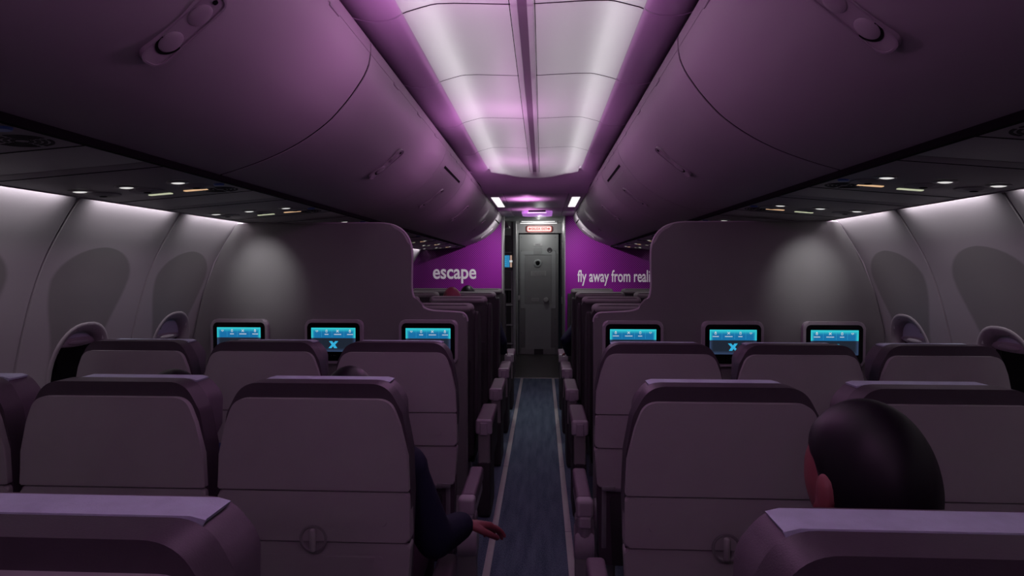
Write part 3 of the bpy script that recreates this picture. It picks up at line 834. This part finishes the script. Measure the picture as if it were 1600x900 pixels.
# ------------------------------------------------------------------ front cabin seats
def make_fc():
    root = empty('front_cabin_seat')
    o = rpoly([(-.23, .30, .03), (.23, .30, .03), (.252, .8), (.252, 1.10), (.235, 1.21, .05), (.20, 1.27, .045), (-.20, 1.27, .045), (-.235, 1.21, .05), (-.252, 1.10), (-.252, .8)], 8)
    bm = B(); plate(bm, o, .0, .13, .02, 4, True); obj('backrest', bm, M['fcshell'], root, 60)
    bm = B(); plate(bm, rpoly([(-.20, .36, .03), (.20, .36, .03), (.215, .93, .03), (-.215, .93, .03)], 5), -.014, .02, .010, 3)
    bs = obj('back_shell', bm, M['charcoal'], root, 60)
    for z in (.50, .66, .80):
        bm = B(); plate(bm, rrect(.40, .11, .02, 0, z), -.024, -.008, .006, 2); obj('back_rib', bm, M['charcoal'], bs, 50)
    bm = B(); plate(bm, rrect(.28, .19, .02, 0, 1.06), -.012, .008, .006, 2); rc = obj('screen_recess', bm, M['black'], root, 50)
    bm = B(); plate(bm, rrect(.225, .13, .006, 0, 1.06), -.0135, -.008, .001, 1); obj('display', bm, M['glassblk'], rc, 50)
    # rolled headrest over the top
    bm = B(); limb(bm, [(-.195, .055, 1.245), (.195, .055, 1.245)], [(.035, .07)]*2, 16); obj('headrest_roll', bm, M['fcroll'], root, 60)
    o = rpoly([(-.18, 1.02, .05), (.18, 1.02, .05), (.215, 1.12), (.20, 1.22, .06), (-.20, 1.22, .06), (-.215, 1.12)], 8)
    bm = B(); plate(bm, o, .131, .20, .025, 4, True); obj('headrest', bm, M['fcshell'], root, 60)
    for s in (-1, 1):
        bm = B(); plate(bm, [(p[0], p[1]) for p in rpoly([(-.03, .45, .05), (.17, .45, .05), (.20, 1.0, .08), (.16, 1.20, .05), (.0, 1.24, .05)], 6)], s*.249-.012, s*.249+.012, .008, 2, True, Matrix(((0,0,1,0),(1,0,0,0),(0,1,0,0),(0,0,0,1))))
        obj('side_wing', bm, M['fcshell'], root, 50)
    bm = B(); box(bm, (0, .40, .42), (.46, .52, .15), .045, 4); obj('seat_cushion', bm, M['charcoal'], root, 60)
    bm = B(); box(bm, (0, .38, .28), (.44, .46, .12), .02, 2); obj('seat_base', bm, M['charcoal'], root, 50)
    for s in (-1, 1):
        for yy in (.16, .58):
            bm = B(); box(bm, (s*.18, yy, .12), (.04, .05, .23), .008); obj('leg', bm, M['metal'], root)
    return root
def fc_arm(root, x, ais):
    if not ais:                     # slim shared rest between the pair
        t = B(); box(t, (x, .24, .43), (.022, .40, .25), .008, 3); a = obj('armrest', t, M['fcshell'], root, 50)
        t = B(); box(t, (x, .24, .575), (.034, .42, .045), .012, 3); obj('arm_pad', t, M['armpad'], a, 50)
        return
    t = B(); box(t, (x, .10, .43), (.085, .50, .25), .02, 3); a = obj('armrest', t, M['fcshell'], root, 50)
    t = B(); box(t, (x, .02, .572), (.098, .44, .055), .016, 3); obj('arm_pad', t, M['armpad'], a, 50)
    t = B(); box(t, (x, -.195, .555), (.100, .03, .09), .014, 3); obj('end_cap', t, M['armgrey'], a, 50)
    t = B(); box(t, (x, -.213, .545), (.045, .014, .075), .006, 2); obj('cap_button', t, M['armgrey'], a, 50)
    t = B(); box(t, (x, -.185, .42), (.070, .04, .19), .010, 2); obj('arm_post', t, M['fcroll'], a, 50)
    t = B(); box(t, (x, -.06, .18), (.08, .30, .34), .02, 2); obj('arm_skirt', t, M['fcshell'], a, 50)
fcp = make_fc(); FCS = []
FROWS = [(3.78, 'first row past the partition'), (4.72, 'second row past the partition'), (5.64, 'third row past the partition'), (6.56, 'row before the purple wall')]
for fy, w in FROWS:
    for x in (-1.14, -.60, .60, 1.14):
        o = copy_tree(fcp)
        o.location = (x, fy, 0)
        side = 'left' if x < 0 else 'right'; kind = 'aisle' if abs(x) < .8 else 'window'
        tag(o, 'dark wide %s seat with grey headrest on the %s, %s' % (kind, side, w), 'airline seat', 'wide seats in the front cabin')
        s = 1 if x < 0 else -1
        FCS.append((o, s*.315 if kind == 'aisle' else s*.27, kind == 'aisle'))
for c in list(fcp.children):
    for d in list(c.children): bpy.data.objects.remove(d)
    bpy.data.objects.remove(c)
bpy.data.objects.remove(fcp)
for o, x, ais in FCS: fc_arm(o, x, ais)

# ------------------------------------------------------------------ purple front walls
P = rpoly([(-1.70, .008), (-1.78, .9), (-1.70, 1.38), (-1.60, 1.62), (-1.44, 1.84), (-1.2, 2.3), (-.462, 2.3), (-.462, .008)])
for s, side in ((-1, 'left'), (1, 'right')):
    pp = [(p[0] if s < 0 else (-p[0] if p[0] < -.5 else .352), p[1]) for p in P]
    bm = B(); plate(bm, pp, YF, YF+.06)
    w = tag(obj('wall_front_'+side, bm, M['print'], None, 0), kind='structure')
    bm = B()
    if s < 0: box(bm, (-.455, YF+.15, 1.15), (.02, .32, 2.29), .003)
    else: box(bm, (.356, YF+.03, 1.15), (.012, .07, 2.29), .003)
    obj('edge_trim', bm, M['galley'], w)
    if s < 0: bm = text_bm('escape', .26, .82, .005); bm.transform(Matrix.Translation((-1.372, YF-.002, 1.365)))
    else: bm = text_bm('fly away from reality', .215, .583, .003); bm.transform(Matrix.Translation((.518, YF-.002, 1.325)))
    obj('lettering', bm, M['white'], w, 0, False)
# entry side panels
bm = B(); box(bm, (.40, 8.45, 1.12), (.07, .96, 2.24)); obj('wall_entry_right', bm, M['galley']).update_tag()
tag(bpy.data.objects['wall_entry_right'], kind='structure')
bm = B(); box(bm, (.43, 9.6, 1.12), (.06, 1.3, 2.3)); tag(obj('wall_entry_right_far', bm, M['galley']), kind='structure')
t = empty('wall_cabinet', (.40, 9.4, 1.9), 0, 'pale narrow wall box at head height right of the dark door', 'wall box')
bm = B(); box(bm, (0, 0, .17), (.05, .5, .30), .01); obj('cabinet_body', bm, M['rim'], t); bm = B(); box(bm, (0, 0, -.12), (.05, .5, .26), .01); obj('lower_flap', bm, M['galley'], t)

# ------------------------------------------------------------------ flight deck wall, door and sign
DYY = 10.5
wc = empty('wall_cockpit', (0, DYY, 0), 0, kind='structure')
bm = B()
box(bm, (-.80, .02, 1.15), (.82, .05, 2.3)); box(bm, (.87, .02, 1.15), (.85, .05, 2.3)); box(bm, (.02, .02, 2.20), (.86, .05, .19))
obj('wall_panel', bm, M['galley'], wc)
bm = B(); box(bm, (-.365, -.04, 1.08), (.035, .06, 2.14), .006); obj('door_jamb', bm, M['doorframe'], wc)
bm = B(); box(bm, (.41, -.03, 1.05), (.06, .06, 2.09), .006); obj('door_jamb', bm, M['galleydark'], wc)
bm = B(); box(bm, (.405, -.07, .95), (.03, .03, .12), .005); obj('wall_switch', bm, M['galley'], wc)
door = tag(empty('door_1', (.003, DYY-.0, 0)), kind='structure')
bm = B(); box(bm, (0, 0, 1.045), (.675, .05, 2.07), .004); obj('door_leaf', bm, M['door'], door)
bm = B(); ring(bm, rrect(.60, .98, .01, -.01, 1.30), rrect(.47, .86, .008, -.01, 1.30), -.031, -.02); obj('upper_band', bm, M['doorframe'], door, 0)
bm = B(); plate(bm, rrect(.455, .845, .01, -.01, 1.30), -.030, -.02, .003); obj('upper_panel', bm, M['door'], door, 0)
bm = B(); plate(bm, rrect(.60, .045, .005, -.01, .86), -.030, -.02, .003); obj('middle_band', bm, M['doorframe'], door, 0)
bm = B(); plate(bm, rrect(.44, .72, .008, -.01, .46), -.032, -.02, .003); obj('lower_panel', bm, M['doorframe'], door, 0)
bm = B(); plate(bm, rrect(.58, .11, .006, -.01, .07), -.030, -.02, .003); obj('kick_plate', bm, M['galley'], door, 0)
bm = B(); plate(bm, rrect(.16, .10, .01, -.0, .055), -.034, -.026, .003); obj('kick_vent', bm, M['galleydark'], door, 0)
YR = Matrix(((1,0,0,0),(0,0,1,0),(0,1,0,0),(0,0,0,1)))
bm = B(); lathe(bm, [(.070, -.028), (.068, -.040), (.045, -.046), (.040, -.036), (.030, -.036)], 28, Matrix.Translation((-.018, 0, 1.585)) @ YR); ph = obj('peephole', bm, M['doorframe'], door)
bm = B(); lathe(bm, [(.036, -.036), (.022, -.05), (0, -.052)], 20, Matrix.Translation((-.018, 0, 1.585)) @ YR); obj('peephole_lens', bm, M['black'], ph)
bm = B(); lathe(bm, [(.045, -.026), (.042, -.036), (.032, -.038), (.028, -.03), (0, -.03)], 24, Matrix.Translation((.185, 0, 1.81)) @ YR); obj('deadbolt_dial', bm, M['galleydark'], door)
bm = B(); lathe(bm, [(.042, -.025), (.044, -.045), (.036, -.065), (0, -.068)], 24, Matrix.Translation((.125, 0, .955)) @ YR); obj('door_knob', bm, M['placard'], door)
bm = B(); plate(bm, rrect(.15, .11, .015, -.015, 1.80), -.036, -.02, .004); obj('cover_plate', bm, M['door'], door, 0)
for nm_, (wd, hh, x, z), txt, ts, bold in (('number_placard', (.15, .05, -.015, 1.905), ['0401'], .045, 0), ('warning_placard', (.26, .085, -.005, 1.41), ['THIS DOOR MUST REMAIN', 'LOCKED DURING FLIGHT', 'OR WHEN UNATTENDED'], .020, 0), ('small_placard', (.13, .055, -.06, .96), ['CAUTION'], .022, 0)):
    bm = B(); plate(bm, rrect(wd, hh, .006, x, z), -.034, -.024, .002); pl = obj(nm_, bm, M['placard'], door, 0)
    bm = B()
    for k, tx in enumerate(txt):
        tb = text_bm(tx, ts, .95, 0, 'CENTER'); merge(bm, tb, Matrix.Translation((x, -.0355, z - ts*.36 - (k-(len(txt)-1)/2)*ts*1.2)))
    obj('placard_text', bm, M['ink'], pl, 0, False)
bm = B()
for i in range(9):
    for x in (-.30, .28): lathe(bm, [(.006, -.025), (.005, -.030), (0, -.031)], 8, Matrix.Translation((x, 0, .15+.235*i)) @ YR)
obj('rivets', bm, M['galleydark'], door)
bm = B(); box(bm, (-.335, -.05, .99), (.03, .05, .08), .008); obj('strike_handle', bm, M['placard'], door)
# exit sign
t = empty('exit_sign', (.01, DYY-.03, 2.173), 0, 'small lit white sign with red SALIDA EXIT over the dark door', 'exit sign')
bm = B(); plate(bm, rrect(.425, .098, .035, n=8), -.02, .0, .004, 2); obj('sign_housing', bm, M['exitred'], t)
bm = B(); plate(bm, rrect(.412, .086, .03, n=8), -.024, -.01, .003, 2); obj('sign_face', bm, M['exit'], t)
bm = text_bm('SALIDA', .056, .76, .0012, 'CENTER', space=1.05); b2 = text_bm('EXIT', .056, .76, .0012, 'CENTER', space=1.05)
bm.transform(Matrix.Translation((-.055, -.0255, -.018))); merge(bm, b2, Matrix.Translation((.085, -.0255, -.018)))
obj('sign_letters', bm, M['exitred'], t, 0, False)
bm = B()
for s in (-1, 1):
    plate(bm, [(s*.186, 0), (s*.160, .022), (s*.160, .007), (s*.132, .007), (s*.132, -.007), (s*.160, -.007), (s*.160, -.022)], -.0262, -.0235)
obj('sign_arrow', bm, M['exitred'], t, 0)

# ------------------------------------------------------------------ galley left of the door
g = empty('galley_unit', (-.765, 9.75, 0), 0, 'tall dark grey galley cabinet with a small display left of the door', 'galley')
bm = B(); box(bm, (0, .36, 1.13), (.80, .70, 2.24), .01); obj('galley_body', bm, M['galley'], g)
bm = B(); box(bm, (.385, .0, 1.13), (.05, .10, 2.24), .008); obj('corner_post', bm, M['doorframe'], g)
for z0, z1, mm in ((1.76, 2.03, 'galleydark'), (1.17, 1.46, 'galleydark'), (.94, 1.15, 'black')):
    bm = B(); plate(bm, rrect(.70, z1-z0-.012, .008, -.02, (z0+z1)/2), -.018, .03, .005); obj('galley_panel', bm, M[mm], g)
bm = B()
for k in range(6): box(bm, (.02+.055*k, -.01, 1.045), (.02, .03, .19), .004)
obj('louvre', bm, M['charcoal'], g)
for z0, z1 in ((.60, .90), (.30, .58), (.02, .28)):
    bm = B(); plate(bm, rrect(.70, z1-z0-.02, .01, -.02, (z0+z1)/2), -.015, .03, .006); dr = obj('galley_drawer', bm, M['charcoal'], g)
    bm = B(); box(bm, (0, -.02, z1+.004), (.76, .035, .018), .004); obj('drawer_rail', bm, M['galley'], dr)
bm = B(); plate(bm, rrect(.32, .27, .01, .21, 1.61), -.03, .02, .006); mo = obj('display_housing', bm, M['galleydark'], g)
dm = mat('galley_display_blue', (.01, .02, .05), .3, .4, emit=(.03, .26, .52), estr=.8, noise=.02)
bm = B(); plate(bm, rrect(.20, .19, .004, .205, 1.61), -.033, -.028); obj('display', bm, dm, mo, 0)
bm = B(); box(bm, (.328, -.032, 1.61), (.03, .004, .19)); obj('display_bar', bm, mat('galley_display_bar', (.1, .08, .07), .4, .3, emit=(.55, .36, .28), estr=.7, noise=.02), mo, 0)
bm = B()
for k in range(5): box(bm, (.20+.0*k, -.0345, 1.545+.033*k), (.11, .002, .008))
obj('display_rows', bm, M['iconx'], mo, 0)
bm = B(); box(bm, (.328, -.0350, 1.61), (.045, .004, .03), .001); obj('display_slider', bm, M['icon'], mo, 0)
t = empty('overhead_locker', (-.72, 8.9, 2.0), 0, 'pale wedge locker under the ceiling above the galley display', 'locker')
bm = B(); plate(bm, rpoly([(-.30, .0, .02), (.32, .09, .02), (.22, .205, .02), (-.30, .205, .02)], 4), -.18, .18, .01, 2); obj('locker_body', bm, M['rim'], t)
bm = B(); box(bm, (.05, -.184, .13), (.006, .008, .10)); obj('locker_joint', bm, M['black'], t)

# ------------------------------------------------------------------ people
def head_bm(n=40):
    bm = B(); bmesh.ops.create_uvsphere(bm, u_segments=n, v_segments=n*3//4, radius=1)
    for v in bm.verts:
        x, y, z = v.co
        f = 1
        if z < 0: f = 1 - .30*(-z)**1.4                       # jaw narrows
        X = .076*x*f; Y = .097*y*(1 - (.10*(-z) if z < 0 and y > 0 else 0)); Z = .118*z
        if y < 0 and z < -.2: Y *= 1 - .35*min(1, (-z-.2)/.7)     # nape
        if y > .3:
            Y -= .010*math.exp(-((abs(x)-.42)**2/.03 + (z-.05)**2/.02))                    # eye sockets
            Y += .006*math.exp(-((z-.22)**2/.01 + x*x/.5))                                 # brow
            Y += .022*math.exp(-(x*x/.012 + (z+.17)**2/.022))                              # nose
            Y += .006*math.exp(-(x*x/.05 + (z+.47)**2/.004)) - .004*math.exp(-(x*x/.06 + (z+.53)**2/.0012)) + .006*math.exp(-(x*x/.05 + (z+.60)**2/.004))  # lips
            Y += .010*math.exp(-(x*x/.06 + (z+.88)**2/.02))                                # chin
        v.co = (X, Y, Z)
    for s in (-1, 1):
        ball(bm, (s*.080, -.008, -.006), (.010, .020, .032), 14, Matrix.Rotation(s*.35, 4, 'Z') @ Matrix.Rotation(-.15, 4, 'X'))
        ball(bm, (s*.079, .006, -.030), (.007, .009, .012), 10)
    return bm
def hair_bm(long=1.0, n=48):
    bm = B(); bmesh.ops.create_uvsphere(bm, u_segments=n, v_segments=n*3//4, radius=1)
    for v in bm.verts:
        x, y, z = v.co
        Yd = .097*y
        # hairline height as a function of how far forward the point is
        if Yd > .03: hl = .034 + .036*sstep(.03, .085, Yd)
        elif Yd > -.012: hl = -.012 + .046*sstep(-.012, .03, Yd)
        else: hl = -.012 - .098*long*sstep(-.012, -.036, Yd)
        Z = .118*z
        k = sstep(hl-.010, hl+.012, Z)
        inf = .88 + .20*k
        f = 1
        if z < 0: f = 1 - .22*(-z)**1.4
        Y = Yd
        if y < 0 and z < -.2: Y *= 1 - .18*min(1, (-z-.2)/.7)
        wob = 1 + .008*math.sin(9*math.atan2(x, y)+3*z)
        v.co = (.076*x*f*inf*wob, Y*inf*wob, Z*(inf if z > 0 else 1))
    return bm
def hand(bm, wrist, d, nrm, side, curl=.5, sc_=1.0):
    """wrist point, finger direction d, palm normal nrm (towards the palm side), side=+1/-1 where the thumb is"""
    w = Vector(wrist); d = Vector(d).normalized(); nn = Vector(nrm).normalized(); nn = (nn - d*nn.dot(d)).normalized()
    sd = d.cross(nn)*side
    k = sc_
    kn = w + d*.088*k
    for j in range(4):
        o = (.030 - .020*j)*k
        limb(bm, [w + d*.012*k + sd*o*.55, w + d*.05*k + sd*o*.85, kn + sd*o - nn*.002*k], [.014*k, .0145*k, .0115*k], 10)
    for j, ln in enumerate((.070, .080, .075, .058)):
        o = (.030 - .020*j)*k
        p = kn + sd*o + d*(0 if j in (1, 2) else -.006)*k; dirn = (d + sd*(.12-.08*j)).normalized(); pts = [p]; a = curl*(.7+.15*j)
        for q, fr in enumerate((.45, .32, .25)):
            ca, sa = math.cos(a*(q+.6)), math.sin(a*(q+.6))
            p = p + (dirn*ca + nn*sa)*ln*fr*k; pts.append(p)
        limb(bm, pts, [.0100*k, .0090*k, .0080*k, .0068*k], 10)
    t0 = w + d*.025*k + sd*.022*k
    t1 = t0 + (d*.55 + sd*.75 + nn*.35).normalized()*.038*k; t2 = t1 + (d*.85 + sd*.35 + nn*.35).normalized()*.030*k; t3 = t2 + (d*.95 + nn*.3).normalized()*.024*k
    limb(bm, [t0, t1, t2, t3], [.014*k, .0115*k, .0100*k, .0085*k], 10)

def person(loc, label, top, head_xy=(0, .26), yaw=0, hair='hair', cloth='suit', arms=None, voxel=.008, group=None, sdz=None):
    """seated figure facing +Y, local floor origin below the seat back"""
    dz = top - 1.217
    H = Vector((head_xy[0], head_xy[1], top - .125))
    HM = Matrix.Translation(H) @ Matrix.Rotation(yaw, 4, 'Z')
    hd = dz; dz = dz if sdz is None else sdz
    sh = [Vector((s*.165, .22, .94 + dz)) for s in (-1, 1)]
    if arms is None:
        arms = [((-.20, .24, .70), (-.12, .46, .63), (.25, 1, -.25), (0, -.2, -1)), ((.20, .24, .70), (.12, .46, .63), (-.25, 1, -.25), (0, -.2, -1))]
    hip = .545
    def torso(bm, e):
        limb(bm, [(0, .25, hip-.02), (0, .235, hip+.10), (0, .22, .76+dz*.5), (0, .21, .88+dz), (0, .215, .96+dz)], [(.155+e, .115+e), (.145+e, .105+e), (.150+e, .105+e), (.165+e, .10+e), (.10+e, .07+e)], 20)
        for s in (0, 1): limb(bm, [(sh[s].x*.45, .215, .955+dz), sh[s]], [.062+e, .060+e], 14)
    def arm(bm, s, e, stop=1.0):
        el, wr, d, nrm = arms[s][:4]; el = Vector(el); wr = Vector(wr)
        w2 = el + (wr-el)*stop
        limb(bm, [sh[s], (sh[s]+el)/2, el], [.056+e, .048+e, .042+e], 14)
        limb(bm, [el, el*.6+w2*.4, w2], [.042+e, .038+e, .029+e*1.2], 14)
    def legs(bm, e):
        for s in (-1, 1):
            limb(bm, [(s*.085, .27, hip-.01), (s*.10, .45, hip+.005), (s*.11, .64, hip)], [.082+e, .072+e, .056+e], 14)
            limb(bm, [(s*.11, .64, hip), (s*.112, .645, .36), (s*.112, .60, .10)], [.056+e, .052+e, .036+e], 14)
    bm = B(); torso(bm, 0); legs(bm, 0)
    for s in (0, 1): arm(bm, s, 0)
    limb(bm, [(0, .215, .94+dz), H + Vector((0, -.02, -.07))], [.058, .055], 14)
    hb = head_bm(); hb.transform(HM); merge(bm, hb)
    for s in (0, 1): hand(bm, arms[s][1], arms[s][2], arms[s][3], 1 if len(arms[s]) < 5 else arms[s][4], .45)
    for s in (-1, 1): limb(bm, [(s*.112, .60, .08), (s*.114, .70, .05)], [.036, .034], 12)
    bm = fuse(bm, voxel, 3)
    body = obj('person', bm, M['skin'], None, 80, False); body.location = loc
    tag(body, label, 'person', group)
    hb = hair_bm(); hb.transform(HM); obj('hair', hb, M[hair], body, 80)
    for s in (-1, 1):
        e = B(); ball(e, HM @ Vector((s*.031, .076, .008)), (.0115, .0115, .0115), 14); obj('eye', e, M['eye'], body)
    bm = B(); torso(bm, .013)
    for s in (0, 1): arm(bm, s, .012, .93)
    bm = fuse(bm, .010, 3); obj('jacket', bm, M[cloth], body, 80, False)
    bm = B(); legs(bm, .012); limb(bm, [(0, .25, hip-.03), (0, .24, hip+.04)], [(.168, .128)]*2, 18); bm = fuse(bm, .012, 3); obj('trousers', bm, M['trousers'], body, 80, False)
    for s in (-1, 1):
        bm = B(); limb(bm, [(s*.112, .57, .055), (s*.114, .66, .048), (s*.117, .75, .04)], [(.042, .045), (.044, .038), (.036, .028)], 14); obj('shoe', bm, M['shoe'], body)
    return body
person((.49, .63, 0), 'black-haired person in the nearest right aisle seat, head turned left, seen from behind', 1.303, (.053, .29), .28, 'hair', 'suit', [((-.15, .30, .70), (-.10, .48, .63), (.25, 1, -.25), (0, -.2, -1)), ((.20, .26, .70), (.12, .46, .63), (-.25, 1, -.25), (0, -.2, -1))], voxel=.006, sdz=-.02)
person((-.49, 1.43, 0), 'person in dark suit, left aisle seat, one hand over the armrest into the aisle', 1.219, (0, .27), 0, 'hair', 'suit',
       [((-.20, .24, .70), (-.12, .46, .63), (.25, 1, -.25), (0, -.2, -1)), ((.252, .235, .742), (.305, .395, .715), (.62, .55, -.22), (.1, -.2, -1), -1)], .0048)
person((-.99, 1.43, 0), 'person in blue shirt in the left middle seat, mostly hidden by the seat back', 1.206, (-.02, .27), 0, 'hair', 'suitblue')
person((-.60, 4.72, 0), 'passenger with dark red hair in the front cabin, left of the aisle', 1.343, (-.084, .27), 0, 'hairred', 'suit')
person((-.60, 5.64, 0), 'passenger with black hair one row ahead of the red-haired one', 1.332, (-.066, .27), 0, 'hair', 'suit',
       [((-.20, .24, .70), (-.12, .46, .63), (.25, 1, -.25), (0, -.2, -1)), ((.27, .20, .80), (.27, .44, .66), (.0, 1, -.1), (0, -.2, -1))])
person((.60, 5.64, 0), 'passenger in dark clothes right of the aisle, elbow poking out by the purple wall', 1.25, (.03, .27), 0, 'hair', 'suit',
       [((-.31, .16, .815), (-.27, .42, .655), (.0, 1, -.1), (0, -.2, -1)), ((.20, .24, .70), (.12, .46, .63), (-.25, 1, -.25), (0, -.2, -1))])

# ------------------------------------------------------------------ light
MAG = (1.0, .37, .95)
def area(name, loc, rot, sx, sy, power, col=(1, 1, 1), spread=PI):
    l = bpy.data.lights.new(name, 'AREA'); l.shape = 'RECTANGLE'; l.size = sx; l.size_y = sy; l.energy = power; l.color = col; l.spread = spread
    o = bpy.data.objects.new(name, l); COL.objects.link(o); o.location = loc; o.rotation_euler = rot; return o
def aim(o, tgt):
    o.rotation_euler = (Vector(tgt)-o.location).to_track_quat('-Z', 'Y').to_euler()
# added white strips above the translucent panels, standing for the ceiling's own glow
for s in (-1, 1):
    y0, y1 = -2.1, 5.0
    area('added_ceiling_strip', (s*.287, (y0+y1)/2, 2.345), (0, 0, 0), .03, y1-y0, 4.0)
    area('added_ceiling_strip', (s*.12, (y0+y1)/2, 2.385), (0, 0, 0), .02, y1-y0, 1.9)
def point(name, loc, e, col=(1, 1, 1), r=0.0):
    l = bpy.data.lights.new(name, 'POINT'); l.energy = e; l.color = col; l.shadow_soft_size = r
    o = bpy.data.objects.new(name, l); COL.objects.link(o); o.location = loc
def spot(name, loc, tgt, e, ang, col=(1, 1, 1), blend=1):
    l = bpy.data.lights.new(name, 'SPOT'); l.energy = e; l.spot_size = math.radians(ang); l.spot_blend = blend; l.shadow_soft_size = .03; l.color = col
    o = bpy.data.objects.new(name, l); COL.objects.link(o); o.location = loc; aim(o, tgt)
# purple mood lights, unseen points without fixtures: strong ones, weak added fill between
for y in (-1.1, .25, 1.62, 3.0, 4.42): point('unseen_mood_light', (-.12, y, 2.02), 2.7, MAG, .05)
for y in (-.6, -.2, .7, 1.15, 2.1, 2.55, 3.5, 3.95, 4.8): point('unseen_mood_light', (0, y, 2.02), .18, MAG, .05)
for y, e in ((5.95, 8.0), (7.0, 3.2)): spot('unseen_mood_light', (-.10, y, 1.97), (-.10, y, 2.2), e, 130, MAG)  # added mid-air spots throwing purple glow up onto the forward ceiling
# forward cabin lamps, then added fill for the entry and purple walls
for x in (-.38, .375):
    spot('forward_lamp', (x, 6.2, 2.155), (x*1.0, 5.9, 0), 16, 118)
point('entry_fill', (0, 10.12, 2.17), 5.0)  # added point boosting the light bar over the door header
point('entry_fill', (.05, 8.9, 1.98), 1.3, (1, 1, 1), .02)  # added unseen point in mid-air brightening the galley
for x in (-.95, .95):
    spot('print_wall_fill', (x*.12, 7.0, 2.08), (x, 7.9, 1.5), 42, 80, (1, .95, 1))  # added unseen spots brightening the purple front walls
# sidewall wash: one strip per panel, dark at the joints
for s in (-1, 1):
    for j in JOINTS[:-1]:
        yc = j + .2925
        if yc < -1.5 or yc > 7.7: continue
        o = area('sidewall_strip_light', (s*1.476, yc, 1.768), (0, 0, 0), .45, .012, 1.0, (1, .95, 1), math.radians(112))
        d = Vector((s*.85, 0, -.52)).normalized(); z = -d; x = Vector((0, 1, 0)); y = z.cross(x)
        o.rotation_euler = Matrix((x, y, z)).transposed().to_euler()
# reading lights on the dividers
for s in (-1, 1):
    spot('reading_spot', (s*1.39, 2.74, 1.73), (s*1.38, 3.07, 1.47), 6.5, 62)

w = bpy.data.worlds.new('night'); sc.world = w; w.use_nodes = True
w.node_tree.nodes['Background'].inputs[0].default_value = (.002, .002, .003, 1)
sc.view_settings.view_transform = 'Standard'
try: sc.view_settings.look = 'None'
except Exception: pass
sc.view_settings.gamma = 1; sc.view_settings.use_curve_mapping = False; sc.view_settings.exposure = 0
sc.cycles.use_denoising = True
sc.cycles.max_bounces = 8; sc.cycles.diffuse_bounces = 5
